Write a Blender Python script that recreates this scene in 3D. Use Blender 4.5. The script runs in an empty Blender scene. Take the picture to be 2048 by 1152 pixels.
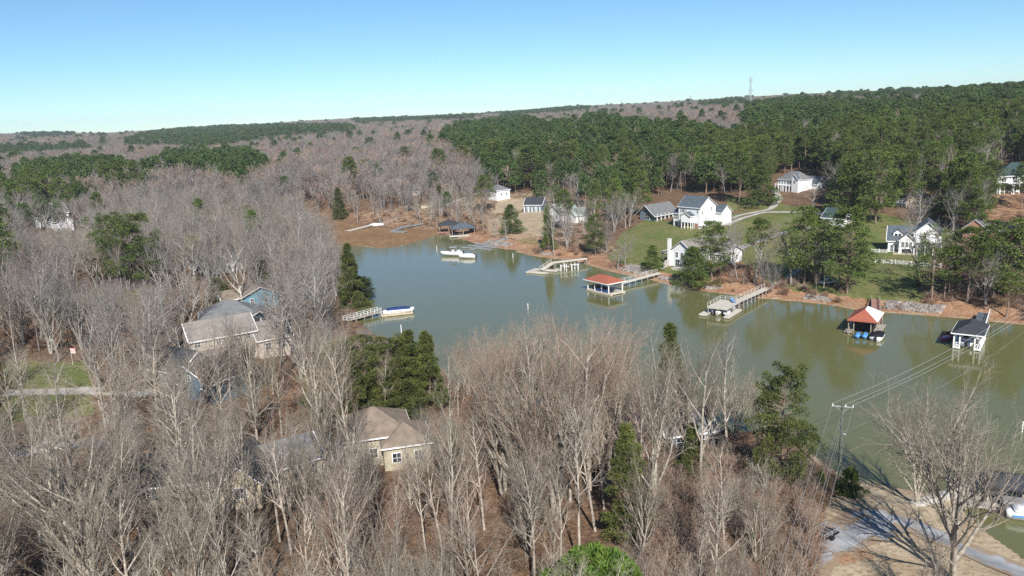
import bpy, math, random
import numpy as np
from mathutils import Vector, Matrix

# ------------------------------------------------------------------ camera, sky, sun
SC = bpy.context.scene
F = 1600.0; PITCH = math.atan((576 - 228) / 1600.0); ROLL = math.radians(2.5); CH = 51.0
cam = bpy.data.cameras.new("camera"); co = bpy.data.objects.new("camera", cam)
SC.collection.objects.link(co); SC.camera = co
cam.sensor_width = 36; cam.lens = F / 2048 * 36; cam.clip_start = 1; cam.clip_end = 30000
co.matrix_world = Matrix.Translation((0, 0, CH)) @ Matrix.Rotation(math.pi / 2 - PITCH, 4, 'X') @ Matrix.Rotation(-ROLL, 4, 'Z')

SUN_EL = 36.0; SUN_AZ_VEC = (0.10, -0.995)        # the side the sun stands on
w = bpy.data.worlds.new("World"); SC.world = w; w.use_nodes = True
nt = w.node_tree; bg = nt.nodes["Background"]
sky = nt.nodes.new("ShaderNodeTexSky"); sky.sky_type = 'NISHITA'; sky.sun_disc = False
sky.sun_elevation = math.radians(SUN_EL); sky.sun_rotation = math.atan2(SUN_AZ_VEC[0], SUN_AZ_VEC[1])
sky.altitude = 300; sky.air_density = 0.8; sky.dust_density = 0.0; sky.ozone_density = 8.0
tn = nt.nodes.new('ShaderNodeMix'); tn.data_type = 'RGBA'; tn.blend_type = 'MULTIPLY'; tn.inputs[0].default_value = 1; tn.inputs[7].default_value = (.98, 1.03, .91, 1)
nt.links.new(sky.outputs[0], tn.inputs[6]); nt.links.new(tn.outputs[2], bg.inputs[0]); bg.inputs[1].default_value = 0.089
sl = bpy.data.lights.new("sun", 'SUN'); sl.energy = 5.0; sl.angle = math.radians(0.5); sl.color = (1, 0.955, 0.89)
so = bpy.data.objects.new("sun", sl); SC.collection.objects.link(so)
ce = math.cos(math.radians(SUN_EL))
so.rotation_euler = Vector((SUN_AZ_VEC[0] * ce, SUN_AZ_VEC[1] * ce, math.sin(math.radians(SUN_EL)))).to_track_quat('Z', 'Y').to_euler()
SC.view_settings.view_transform = 'Standard'; SC.view_settings.look = 'None'
SC.view_settings.exposure = 0.53; SC.view_settings.gamma = 1
SC.cycles.use_denoising = False; SC.cycles.max_bounces = 5; SC.cycles.diffuse_bounces = 2; SC.cycles.glossy_bounces = 2
SC.cycles.transmission_bounces = 2; SC.cycles.transparent_max_bounces = 4

RNG = np.random.default_rng(7); random.seed(7)
PI = math.pi

# ------------------------------------------------------------------ survey: from a point in the photo to a place on the land
def ray(px, py):
    x = (px - 1024) / F; y = (py - 576) / F; c, s = math.cos(ROLL), math.sin(ROLL)
    u = x * c - y * s; v = x * s + y * c
    return (u, math.cos(PITCH) - v * math.sin(PITCH), -(math.sin(PITCH) + v * math.cos(PITCH)))
def at(px, py, z=0.0):
    d = ray(px, py); t = (CH - z) / -d[2]; return (d[0] * t, d[1] * t)
def proj(X, Y, Z):
    Z = Z - CH; yc = Y * math.cos(PITCH) - Z * math.sin(PITCH); zc = -(Y * math.sin(PITCH) + Z * math.cos(PITCH))
    yc = np.where(np.abs(yc) < 1e-3, 1e-3, yc); u = X / yc; v = zc / yc; c, s = math.cos(ROLL), math.sin(ROLL)
    px = 1024 + F * (u * c + v * s); py = 576 + F * (-u * s + v * c)
    return np.where(yc > 0, px, -9999), np.where(yc > 0, py, -9999)
def inpoly(x, y, poly):
    x = np.asarray(x, float); y = np.asarray(y, float); r = np.zeros(x.shape, bool); n = len(poly)
    for i in range(n):
        x0, y0 = poly[i]; x1, y1 = poly[(i + 1) % n]
        if y0 == y1: continue
        c = ((y0 > y) != (y1 > y)) & (x < (x1 - x0) * (y - y0) / (y1 - y0) + x0); r ^= c
    return r
def sdist(x, y, poly):
    x = np.asarray(x, float); y = np.asarray(y, float); d = np.full(x.shape, 1e9); n = len(poly)
    for i in range(n):
        x0, y0 = poly[i]; x1, y1 = poly[(i + 1) % n]; dx, dy = x1 - x0, y1 - y0
        t = np.clip(((x - x0) * dx + (y - y0) * dy) / (dx * dx + dy * dy + 1e-9), 0, 1)
        d = np.minimum(d, np.hypot(x - x0 - t * dx, y - y0 - t * dy))
    return np.where(inpoly(x, y, poly), -d, d)

# the lake's shoreline
SH = [at(*p) for p in [(690, 490), (722, 492), (760, 497), (792, 494), (850, 478), (884, 466), (925, 478), (950, 486), (975, 493), (1012, 498), (1040, 500),
      (1030, 503), (1062, 511), (1100, 516), (1150, 521), (1172, 528), (1210, 540), (1260, 551), (1300, 559), (1340, 570), (1380, 578), (1430, 585),
      (1500, 594), (1540, 598), (1600, 603), (1660, 610), (1700, 617), (1760, 624), (1830, 629), (1900, 635), (1960, 640), (2048, 649)]]
SH += [(150, 160), (220, 120), (300, 60), (300, -60), (120, 20), (75, 62), at(2048, 1118), at(1975, 1068), at(1925, 1022), at(1900, 1000), at(1862, 985), at(1800, 976), at(1740, 966), at(1690, 955),
       at(1640, 925), at(1600, 885), at(1520, 862), at(1400, 872), at(1250, 868), at(1120, 838), at(1010, 800), at(935, 772), at(880, 745),
       at(800, 700), at(745, 668), at(715, 640), at(706, 600), at(690, 565), at(700, 520), at(680, 497)]
MUD = [at(*p) for p in [(610, 436), (650, 436), (700, 447), (760, 455), (840, 458), (892, 464), (885, 466), (850, 478), (792, 494), (760, 497), (722, 492), (690, 490), (672, 498), (640, 480), (612, 455)]]

AZC = [-400, 0, 250, 512, 700, 1024, 1200, 1400, 1600, 1800, 2048, 2500]
TAZ = np.array([math.atan2(ray(p, 400)[0], ray(p, 400)[1]) for p in AZC])
TR = np.array([100, 250, 450, 600, 900, 1400, 2000, 2700, 3600, 5000, 9000.])
TH = np.array([
    [6, 10, 14, 12, 12, 13, 20, 30, 40, 30, 20], [6, 10, 14, 12, 12, 13, 20, 30, 43, 30, 20], [6, 9, 12, 12, 12, 14, 20, 27, 27, 20, 15],
    [6, 7, 8, 10, 11, 15, 23, 30, 34, 25, 20], [6, 6, 7, 10, 12, 17, 26, 34, 43, 30, 20], [6, 6, 10, 16, 24, 27, 31, 36, 40, 30, 20],
    [6, 6, 14, 20, 28, 30, 35, 44, 52, 30, 20], [6, 7, 15, 21, 28, 33, 38, 48, 54, 30, 20], [6, 9, 17, 24, 33, 38, 42, 50, 58, 30, 20],
    [6, 10, 20, 27, 35, 40, 42, 46, 50, 30, 20], [6, 10, 21, 29, 38, 42, 45, 50, 56, 30, 20], [6, 10, 21, 29, 38, 42, 45, 50, 56, 30, 20.]])
def vnoise(x, y, s, seed=0):
    x = np.asarray(x, float) / s + 13.7 * seed; y = np.asarray(y, float) / s - 7.3 * seed
    xi = np.floor(x); yi = np.floor(y); fx = x - xi; fy = y - yi; fx = fx * fx * (3 - 2 * fx); fy = fy * fy * (3 - 2 * fy)
    h = lambda a, b: np.modf(np.abs(np.sin(a * 127.1 + b * 311.7 + seed * 17.0) * 43758.5453))[0]
    return (h(xi, yi) * (1 - fx) + h(xi + 1, yi) * fx) * (1 - fy) + (h(xi, yi + 1) * (1 - fx) + h(xi + 1, yi + 1) * fx) * fy
def sstep(a, b, x):
    t = np.clip((x - a) / (b - a), 0, 1); return t * t * (3 - 2 * t)
def hill(x, y):
    az = np.clip(np.arctan2(x, np.maximum(y, 1e-3)), TAZ[0], TAZ[-1]); r = np.clip(np.hypot(x, y), TR[0], TR[-1])
    i = np.clip(np.searchsorted(TAZ, az) - 1, 0, len(TAZ) - 2); j = np.clip(np.searchsorted(TR, r) - 1, 0, len(TR) - 2)
    a = (az - TAZ[i]) / (TAZ[i + 1] - TAZ[i]); b = (r - TR[j]) / (TR[j + 1] - TR[j]); a = a * a * (3 - 2 * a)
    return (TH[i, j] * (1 - a) + TH[i + 1, j] * a) * (1 - b) + (TH[i, j + 1] * (1 - a) + TH[i + 1, j + 1] * a) * b
def ground(x, y):
    x = np.asarray(x, float); y = np.asarray(y, float)
    d = sdist(x, y, SH); m = sdist(x, y, MUD)
    bank = 0.1 + 0.06 * np.clip(d, 0, 4) + 1.0 * sstep(3, 9, d) + 0.045 * np.clip(d - 5, 0, 90)
    n = (vnoise(x, y, 60, 1) - .5) * 3 + (vnoise(x, y, 17, 2) - .5) * .8
    far = hill(x, y) + (vnoise(x, y, 300, 3) - .5) * 9 * sstep(700, 1600, np.hypot(x, y))
    k = sstep(60, 210, d); z = bank * (1 - k) + far * k + n * sstep(8, 60, d)
    z = np.where(d < 0, -0.15 * np.minimum(-d, 12) , z)
    zm = 0.07 + 0.05 * vnoise(x, y, 7, 4) + .02 * vnoise(x, y, 2, 5)
    z = np.where((m < 0), zm, np.where((m < 25) & (d > 0), zm + (z - zm) * sstep(0, 25, m), z))
    return z
def g1(x, y): return float(ground(np.array([x]), np.array([y]))[0])
def land(px, py, zup=0.0):
    """the place on the ground seen at a point of the photo"""
    d = ray(px, py); t = np.concatenate([np.arange(40, 700, .5), np.arange(700, 5000, 4)]); X = d[0] * t; Y = d[1] * t; Z = CH + d[2] * t
    b = Z <= ground(X, Y) + zup; i = int(np.argmax(b)) if b.any() else len(t) - 1
    return (float(X[i]), float(Y[i]), float(ground(X[i:i+1], Y[i:i+1])[0]))

# ------------------------------------------------------------------ materials
def mat(name, rgb, rough=0.8, var=0.0, scale=1.0, metal=0.0, bump=0.0, bscale=None, objvar=0.0, spec=0.3, wave=None, rgb2=None, coord='Object'):
    m = bpy.data.materials.new(name); m.use_nodes = True; t = m.node_tree; L = t.links.new; p = t.nodes["Principled BSDF"]
    p.inputs["Roughness"].default_value = rough; p.inputs["Metallic"].default_value = metal; p.inputs["Specular IOR Level"].default_value = spec
    tc = t.nodes.new("ShaderNodeTexCoord"); col = None
    mx = t.nodes.new("ShaderNodeMix"); mx.data_type = 'RGBA'
    c2 = rgb2 or [c * (1 - var) for c in rgb]
    mx.inputs[6].default_value = (*rgb, 1); mx.inputs[7].default_value = (*c2, 1)
    n = t.nodes.new("ShaderNodeTexNoise"); n.inputs["Scale"].default_value = scale; n.inputs["Detail"].default_value = 4
    L(tc.outputs[coord], n.inputs["Vector"])
    r = t.nodes.new("ShaderNodeMapRange"); r.inputs[1].default_value = .35; r.inputs[2].default_value = .65; L(n.outputs[0], r.inputs[0]); L(r.outputs[0], mx.inputs[0])
    out = mx.outputs[2]
    if wave:
        wv = t.nodes.new("ShaderNodeTexWave"); wv.bands_direction = wave[0]; wv.inputs["Scale"].default_value = wave[1]; wv.inputs["Distortion"].default_value = .3
        L(tc.outputs[coord], wv.inputs["Vector"]); m2 = t.nodes.new("ShaderNodeMix"); m2.data_type = 'RGBA'; m2.blend_type = 'MULTIPLY'
        m2.inputs[0].default_value = wave[2]; L(out, m2.inputs[6]); L(wv.outputs[0], m2.inputs[7]); out = m2.outputs[2]
    if objvar:
        oi = t.nodes.new("ShaderNodeObjectInfo"); hs = t.nodes.new("ShaderNodeHueSaturation")
        a = t.nodes.new("ShaderNodeMapRange"); a.inputs[3].default_value = 1 - objvar; a.inputs[4].default_value = 1 + objvar; L(oi.outputs["Random"], a.inputs[0]); L(a.outputs[0], hs.inputs["Value"])
        w2 = t.nodes.new("ShaderNodeMath"); w2.operation = 'FRACT'; w1 = t.nodes.new("ShaderNodeMath"); w1.operation = 'MULTIPLY'; w1.inputs[1].default_value = 17.3
        L(oi.outputs["Random"], w1.inputs[0]); L(w1.outputs[0], w2.inputs[0]); b = t.nodes.new("ShaderNodeMapRange"); b.inputs[3].default_value = .5 - objvar * .05; b.inputs[4].default_value = .5 + objvar * .05
        L(w2.outputs[0], b.inputs[0]); L(b.outputs[0], hs.inputs["Hue"]); L(out, hs.inputs["Color"]); out = hs.outputs[0]
    L(out, p.inputs["Base Color"])
    if bump:
        bn = t.nodes.new("ShaderNodeTexNoise"); bn.inputs["Scale"].default_value = bscale or scale * 4; L(tc.outputs[coord], bn.inputs["Vector"])
        bp = t.nodes.new("ShaderNodeBump"); bp.inputs["Strength"].default_value = bump; L(bn.outputs[0], bp.inputs["Height"]); L(bp.outputs[0], p.inputs["Normal"])
    return m
M = {}
ROOFX = 1
M['white'] = mat('white_paint', (.78, .78, .76), .6, .06, .6)
M['siding'] = mat('white_siding', (.76, .77, .78), .6, .08, .5, wave=('Z', 4.0, .1))
M['trim'] = mat('trim', (.8, .8, .79), .5, .04)
M['glass'] = mat('window_glass', (.03, .045, .06), .12, .3, .4, spec=.6)
M['blueroof'] = mat('slate_blue_shingles', (.10, .125, .15), .85, .25, .9, bump=.3, wave=('Z', 5.0, .15))
M['grayroof'] = mat('gray_shingles', (.19, .195, .2), .85, .25, .9, bump=.3, wave=('Z', 5.0, .15))
M['taupe'] = mat('taupe_shingles', (.27, .245, .22), .85, .2, .9, bump=.3, wave=('Z', 5.0, .12))
M['brownroof'] = mat('brown_shingles', (.25, .2, .155), .85, .3, .7, bump=.3)
M['darkroof'] = mat('charcoal_shingles', (.045, .05, .06), .8, .25, .9, bump=.2)
M['greenroof'] = mat('pale_green_metal', (.33, .4, .38), .5, .15, .6)
M['tealroof'] = mat('dark_teal_shingles', (.05, .08, .085), .8, .25, .9)
M['redroof'] = mat('terracotta_metal', (.37, .115, .07), .55, .12, .8, wave=('X', 2.2, .1))
M['brick'] = mat('brick', (.36, .19, .13), .85, .35, 2.0, bump=.2)
M['blue'] = mat('blue_siding', (.12, .29, .38), .7, .12, .8)
M['slate'] = mat('slate_blue_siding', (.13, .18, .22), .7, .2, .8)
M['beige'] = mat('beige_siding', (.47, .41, .35), .75, .12, .6)
M['cream'] = mat('cream_siding', (.42, .38, .28), .75, .12, .6)
M['tan'] = mat('tan_stone', (.55, .46, .34), .85, .25, 1.2)
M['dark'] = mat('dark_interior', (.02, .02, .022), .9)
M['deckwood'] = mat('weathered_deck_boards', (.45, .40, .34), .85, .25, 1.5, wave=('X', 3.0, .2))
M['palewood'] = mat('pale_deck_boards', (.56, .52, .45), .85, .2, 1.2)
M['graydeck'] = mat('grey_deck_boards', (.26, .28, .29), .8, .25, 1.2)
M['slatedeck'] = mat('dark_grey_deck', (.11, .13, .15), .7, .2, 1.2)
M['reddeck'] = mat('red_stained_deck', (.37, .2, .16), .8, .25, 1.2)
M['pile'] = mat('timber_pile', (.36, .31, .25), .9, .4, 2)
M['hull'] = mat('white_gelcoat', (.8, .8, .8), .25, .04, spec=.5)
M['navy'] = mat('navy_canvas', (.02, .05, .17), .8, .2, 2)
M['black'] = mat('black_canvas', (.012, .012, .015), .7, .2, 2)
M['pvc'] = mat('grey_fittings', (.3, .3, .31), .5, .1)
M['alu'] = mat('aluminium', (.55, .56, .58), .35, .1, metal=.6)
M['skyblue'] = mat('light_blue_plastic', (.10, .3, .62), .35, .1)
M['pink'] = mat('magenta_gelcoat', (.55, .06, .28), .3, .1)
M['red'] = mat('red_paint', (.5, .03, .03), .4, .1)
M['yellow'] = mat('yellow_plastic', (.75, .6, .05), .4, .1)
M['orange'] = mat('rust_orange_leaves', (.45, .16, .05), .9, .4, 3)
M['asphalt'] = mat('asphalt', (.36, .365, .38), .95, .4, .35, bump=.3, bscale=9)
M['concrete'] = mat('pale_concrete', (.5, .47, .43), .9, .25, .4)
M['rock'] = mat('riprap_stone', (.36, .32, .29), .9, .5, .8, bump=.3)
M['wire'] = mat('bare_cable', (.3, .3, .29), .5)
M['polewood'] = mat('green_treated_pole', (.12, .14, .11), .85, .4, 3)
M['steel'] = mat('galvanised_steel', (.34, .36, .37), .5, .15)
M['bark'] = mat('pale_grey_bark', (.45, .395, .33), .9, .45, 2.5, objvar=.22)
M['twig'] = mat('twigs', (.265, .23, .185), .9, .25, .3, objvar=.28)
M['twigred'] = mat('budding_twigs', (.29, .21, .165), .9, .3, .3, objvar=.22)
M['twigfar'] = mat('far_twigs', (.22, .20, .185), .9, .3, .12, objvar=.25)
M['barkfar'] = mat('grey_bark', (.34, .315, .285), .9, .35, 2.5, objvar=.25)
M['white_bark'] = mat('white_sycamore_bark', (.62, .58, .52), .85, .3, 2.5, objvar=.1)
M['pinebark'] = mat('pine_bark', (.25, .18, .14), .9, .35, 3)
def leafmat(name, a, b, ov=.2, sc=.5):
    m = mat(name, a, .75, 0, sc, objvar=ov, rgb2=b, spec=.25); return m
M['needle'] = leafmat('pine_needles', (.108, .15, .030), (.052, .08, .018))
M['needlefar'] = leafmat('far_pine_needles', (.078, .12, .031), (.04, .07, .02), .22, .15)
M['cedar'] = leafmat('cedar_foliage', (.10, .115, .028), (.045, .06, .016), .15)
M['bright'] = leafmat('fresh_green_needles', (.115, .18, .028), (.055, .105, .015), .05, 1.2)
M['brush'] = mat('brush_twigs', (.27, .17, .115), .95, .4, .4, objvar=.35)
M['hedge'] = leafmat('evergreen_shrub', (.055, .085, .022), (.035, .05, .016), .2)

def littered(m, dirt, amt):
    t = m.node_tree; L = t.links.new; p = t.nodes["Principled BSDF"]; src = p.inputs["Base Color"].links[0].from_socket
    v = t.nodes.new("ShaderNodeVertexColor"); v.layer_name = 'edge'; tc = t.nodes.new("ShaderNodeTexCoord"); n = t.nodes.new("ShaderNodeTexNoise"); n.inputs["Scale"].default_value = .45; n.inputs["Detail"].default_value = 8; n.inputs["Roughness"].default_value = .65; L(tc.outputs["Object"], n.inputs["Vector"])
    a = t.nodes.new("ShaderNodeMath"); a.operation = 'MULTIPLY_ADD'; a.inputs[1].default_value = .42; L(v.outputs[0], a.inputs[0]); L(n.outputs[0], a.inputs[2])
    r = t.nodes.new("ShaderNodeMapRange"); r.inputs[1].default_value = amt; r.inputs[2].default_value = amt + .1; L(a.outputs[0], r.inputs[0])
    x = t.nodes.new("ShaderNodeMix"); x.data_type = 'RGBA'; L(r.outputs[0], x.inputs[0]); L(src, x.inputs[6]); x.inputs[7].default_value = (*dirt, 1); L(x.outputs[2], p.inputs["Base Color"])
littered(M['asphalt'], (.30, .22, .15), .72); M['concdrive'] = mat('old_concrete_drive', (.5, .47, .43), .9, .3, .4); littered(M['concdrive'], (.24, .2, .11), .8)
def terrain_material():
    m = bpy.data.materials.new('woodland_floor'); m.use_nodes = True; t = m.node_tree; L = t.links.new; p = t.nodes["Principled BSDF"]
    p.inputs["Roughness"].default_value = .95; p.inputs["Specular IOR Level"].default_value = .1
    g = t.nodes.new("ShaderNodeNewGeometry")
    def noise(s, d=5, lo=.35, hi=.65):
        n = t.nodes.new("ShaderNodeTexNoise"); n.inputs["Scale"].default_value = s; n.inputs["Detail"].default_value = d; L(g.outputs["Position"], n.inputs["Vector"])
        r = t.nodes.new("ShaderNodeMapRange"); r.inputs[1].default_value = lo; r.inputs[2].default_value = hi; L(n.outputs[0], r.inputs[0]); return r.outputs[0]
    def mix(f, a, b):
        x = t.nodes.new("ShaderNodeMix"); x.data_type = 'RGBA'
        for i, v in ((6, a), (7, b)):
            if isinstance(v, tuple): x.inputs[i].default_value = (*v, 1)
            else: L(v, x.inputs[i])
        if isinstance(f, float): x.inputs[0].default_value = f
        else: L(f, x.inputs[0])
        return x.outputs[2]
    litter = mix(noise(.35), (.15, .09, .055), (.28, .18, .11)); litter = mix(noise(2.2, 6), litter, (.10, .065, .045))
    lawn = mix(noise(.09), (.115, .155, .042), (.20, .195, .08)); lawn = mix(noise(.35, 5, .5, .75), lawn, (.25, .18, .10)); lawn = mix(noise(1.1, 5, .4, .75), lawn, (.085, .10, .03))
    clay = mix(noise(.25), (.31, .165, .09), (.40, .26, .165)); clay = mix(noise(1.6, 6, .45, .7), clay, (.2, .1, .06))
    sand = mix(noise(.2), (.46, .38, .27), (.35, .27, .18)); sand = mix(noise(1.5, 6, .5, .75), sand, (.22, .15, .09))
    mud = mix(noise(.06, 6), (.225, .135, .07), (.29, .19, .10)); mud = mix(noise(.4, 6, .4, .7), mud, (.17, .095, .05))
    at_ = t.nodes.new("ShaderNodeVertexColor"); at_.layer_name = 'zone'; sp = t.nodes.new("ShaderNodeSeparateColor"); L(at_.outputs[0], sp.inputs[0])
    at2 = t.nodes.new("ShaderNodeVertexColor"); at2.layer_name = 'zone_b'; sp2 = t.nodes.new("ShaderNodeSeparateColor"); L(at2.outputs[0], sp2.inputs[0])
    edge = noise(.5, 5, .3, .7)
    def soft(o):
        a = t.nodes.new("ShaderNodeMath"); a.operation = 'ADD'; L(o, a.inputs[0]); s = t.nodes.new("ShaderNodeMath"); s.operation = 'MULTIPLY'; s.inputs[1].default_value = .5; L(edge, s.inputs[0]); L(s.outputs[0], a.inputs[1])
        r = t.nodes.new("ShaderNodeMapRange"); r.inputs[1].default_value = .6; r.inputs[2].default_value = .9; L(a.outputs[0], r.inputs[0]); return r.outputs[0]
    c = mix(soft(sp.outputs[0]), litter, lawn); c = mix(soft(sp.outputs[2]), c, sand); c = mix(soft(sp.outputs[1]), c, clay); c = mix(soft(sp2.outputs[0]), c, mud)
    L(c, p.inputs["Base Color"])
    bn = t.nodes.new("ShaderNodeTexNoise"); bn.inputs["Scale"].default_value = 1.5; bn.inputs["Detail"].default_value = 6; L(g.outputs["Position"], bn.inputs["Vector"])
    bp = t.nodes.new("ShaderNodeBump"); bp.inputs["Strength"].default_value = .5; bp.inputs["Distance"].default_value = .4; L(bn.outputs[0], bp.inputs["Height"]); L(bp.outputs[0], p.inputs["Normal"])
    return m
def water_material():
    m = bpy.data.materials.new('murky_lake_water'); m.use_nodes = True; t = m.node_tree; L = t.links.new; p = t.nodes["Principled BSDF"]
    g = t.nodes.new("ShaderNodeNewGeometry"); n = t.nodes.new("ShaderNodeTexNoise"); n.inputs["Scale"].default_value = .012; n.inputs["Detail"].default_value = 3; L(g.outputs["Position"], n.inputs["Vector"])
    mx = t.nodes.new("ShaderNodeMix"); mx.data_type = 'RGBA'; mx.inputs[6].default_value = (.12, .122, .042, 1); mx.inputs[7].default_value = (.14, .14, .06, 1); L(n.outputs[0], mx.inputs[0]); L(mx.outputs[2], p.inputs["Base Color"])
    p.inputs["Roughness"].default_value = .07; p.inputs["IOR"].default_value = 1.33; p.inputs["Specular IOR Level"].default_value = .75
    mp = t.nodes.new("ShaderNodeMapping"); mp.inputs["Scale"].default_value = (1, 1.6, 1); L(g.outputs["Position"], mp.inputs[0])
    a = t.nodes.new("ShaderNodeTexNoise"); a.inputs["Scale"].default_value = 1.3; a.inputs["Detail"].default_value = 3; L(mp.outputs[0], a.inputs["Vector"])
    bp = t.nodes.new("ShaderNodeBump"); bp.inputs["Strength"].default_value = .10; bp.inputs["Distance"].default_value = .12; L(a.outputs[0], bp.inputs["Height"]); L(bp.outputs[0], p.inputs["Normal"])
    return m

# ------------------------------------------------------------------ building blocks
COL = SC.collection
def tag(o, label=None, cat=None, group=None, kind=None):
    if label: o['label'] = label
    if cat: o['category'] = cat
    if group: o['group'] = group
    if kind: o['kind'] = kind
    return o
def empty(name, loc=(0, 0, 0), rz=0, label=None, cat=None, group=None):
    o = bpy.data.objects.new(name, None); o.empty_display_size = .5; COL.objects.link(o); o.location = loc; o.rotation_euler = (0, 0, rz)
    return tag(o, label, cat, group)
def npmesh(name, V, Q, m, smooth=False):
    """mesh from numpy vertices and quads"""
    V = np.asarray(V, np.float32); Q = np.asarray(Q, np.int32); me = bpy.data.meshes.new(name)
    me.vertices.add(len(V)); me.vertices.foreach_set('co', V.ravel()); k = Q.shape[1]
    me.loops.add(Q.size); me.loops.foreach_set('vertex_index', Q.ravel()); me.polygons.add(len(Q))
    me.polygons.foreach_set('loop_start', np.arange(0, Q.size, k, dtype=np.int32)); me.polygons.foreach_set('use_smooth', np.full(len(Q), smooth))
    me.update(calc_edges=True)
    if m: me.materials.append(m)
    return me
def link(name, me, parent=None):
    o = bpy.data.objects.new(name, me); COL.objects.link(o)
    if parent: o.parent = parent
    return o
class MB:
    def __init__(s): s.v = []; s.f = []
    def add(s, vs, fs):
        b = len(s.v); s.v += [tuple(v) for v in vs]; s.f += [tuple(i + b for i in f) for f in fs]; return s
    def box(s, x0, x1, y0, y1, z0, z1):
        return s.add([(x0, y0, z0), (x1, y0, z0), (x1, y1, z0), (x0, y1, z0), (x0, y0, z1), (x1, y0, z1), (x1, y1, z1), (x0, y1, z1)],
                     [(0, 3, 2, 1), (4, 5, 6, 7), (0, 1, 5, 4), (1, 2, 6, 5), (2, 3, 7, 6), (3, 0, 4, 7)])
    def bar(s, a, b, wd, h=None, up=(0, 0, 1)):
        a = Vector(a); b = Vector(b); d = (b - a); h = h or wd
        if d.length < 1e-6: return s
        d.normalize(); u = Vector(up)
        if abs(d.dot(u)) > .98: u = Vector((1, 0, 0))
        x = d.cross(u).normalized() * wd / 2; y = x.cross(d).normalized() * h / 2
        return s.add([a - x - y, a + x - y, a + x + y, a - x + y, b - x - y, b + x - y, b + x + y, b - x + y],
                     [(0, 1, 2, 3), (7, 6, 5, 4), (0, 4, 5, 1), (1, 5, 6, 2), (2, 6, 7, 3), (3, 7, 4, 0)])
    def cyl(s, a, b, r0, r1=None, n=8):
        a = Vector(a); b = Vector(b); r1 = r0 if r1 is None else r1; d = (b - a).normalized(); u = Vector((0, 0, 1)) if abs(d.z) < .95 else Vector((1, 0, 0))
        x = d.cross(u).normalized(); y = x.cross(d); vs = []
        for p, r in ((a, r0), (b, r1)):
            for i in range(n): t = 2 * PI * i / n; vs.append(p + x * r * math.cos(t) + y * r * math.sin(t))
        return s.add(vs, [(i, (i + 1) % n, n + (i + 1) % n, n + i) for i in range(n)] + [tuple(range(n))[::-1], tuple(range(n, 2 * n))])
    def loft(s, rings, cap=True):
        n = len(rings[0]); b = len(s.v); s.v += [tuple(p) for r in rings for p in r]
        for k in range(len(rings) - 1):
            for i in range(n): j = (i + 1) % n; s.f.append((b + k * n + i, b + k * n + j, b + (k + 1) * n + j, b + (k + 1) * n + i))
        if cap: s.f.append(tuple(b + i for i in range(n))[::-1]); s.f.append(tuple(b + (len(rings) - 1) * n + i for i in range(n)))
        return s
    def build(s, name, m, parent=None, smooth=False, off=(0, 0, 0), bevel=0):
        me = bpy.data.meshes.new(name); me.from_pydata([(x + off[0], y + off[1], z + off[2]) for x, y, z in s.v], [], s.f); me.materials.append(m)
        import bmesh
        bm = bmesh.new(); bm.from_mesh(me); bmesh.ops.recalc_face_normals(bm, faces=bm.faces); bm.to_mesh(me); bm.free()
        if smooth: me.polygons.foreach_set('use_smooth', [True] * len(me.polygons))
        o = link(name, me, parent)
        return o

# ------------------------------------------------------------------ terrain and water
def zones(X, Y, Z):
    px, py = proj(X, Y, Z); d = sdist(X, Y, SH); md = sdist(X, Y, MUD)
    lawn = np.zeros(X.shape); clay = np.zeros(X.shape); sand = np.zeros(X.shape); mud = np.where(md < 0, 1.0, 0)
    r = np.hypot(X, Y); north = ((py < 660) & (px > 765)) | ((py < 500) & (px > 600))
    def poly(arr, P, v=1.0): arr[inpoly(px, py, P) & (d > 1)] = v
    poly(sand, [(880, 400), (1100, 380), (1110, 400), (1240, 500), (1200, 520), (1020, 480), (930, 470), (760, 452), (700, 430)], .45)
    poly(clay, [(600, 425), (900, 420), (1240, 520), (1000, 490), (880, 466), (700, 446)], .45)
    poly(lawn, [(1215, 522), (1240, 470), (1290, 440), (1400, 445), (1500, 420), (1560, 408), (1660, 420), (1760, 425), (1900, 460), (1880, 520), (1860, 580), (1840, 606), (1700, 600), (1600, 588), (1560, 575), (1530, 560), (1480, 520), (1440, 555), (1360, 568), (1290, 545), (1240, 540)])
    poly(lawn, [(1020, 472), (1060, 470), (1090, 488), (1060, 500)], .7); poly(lawn, [(1455, 395), (1560, 395), (1560, 410), (1450, 425)], .8)
    poly(sand, [(1000, 395), (1045, 398), (1050, 420), (985, 428)], .8); poly(sand, [(975, 440), (1085, 418), (1095, 470), (1040, 478), (980, 470)], .9)
    poly(clay, [(1480, 520), (1530, 560), (1560, 575), (1520, 592), (1380, 575), (1440, 545)], .7)
    poly(lawn, [(1880, 455), (2100, 455), (2100, 480), (1880, 480)], .8); poly(clay, [(1960, 385), (2100, 385), (2100, 440), (1960, 440)], .5)
    poly(lawn, [(0, 720), (180, 725), (190, 830), (0, 850)], .8); poly(lawn, [(120, 585), (330, 580), (330, 620), (120, 625)], .6); poly(lawn, [(470, 750), (620, 748), (620, 775), (470, 775)], .6)
    poly(sand, [(1700, 985), (1760, 970), (1860, 990), (1990, 1080), (2048, 1120), (2048, 1300), (1500, 1300), (1640, 1000)], .75)
    poly(clay, [(1640, 1050), (1720, 1080), (1760, 1120), (1620, 1140)], .5); poly(lawn, [(1700, 1090), (1860, 1120), (1900, 1300), (1600, 1300)], .42)
    poly(clay, [(0, 860), (300, 850), (560, 1152), (500, 1400), (-200, 1400)], .35)
    band = (d >= 0) & (d < 7) & north; clay[band] = 1.0; wet = (d >= -1) & (d < 1.6) & north; clay[wet] = .6; sand[wet] = 1
    clay[(d >= 7) & (d < 11) & north & (lawn < .5)] = .6
    sand[(d >= 0) & (d < 2.5) & ~north & (px > 1600)] = 1
    return lawn, clay, sand, mud
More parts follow.
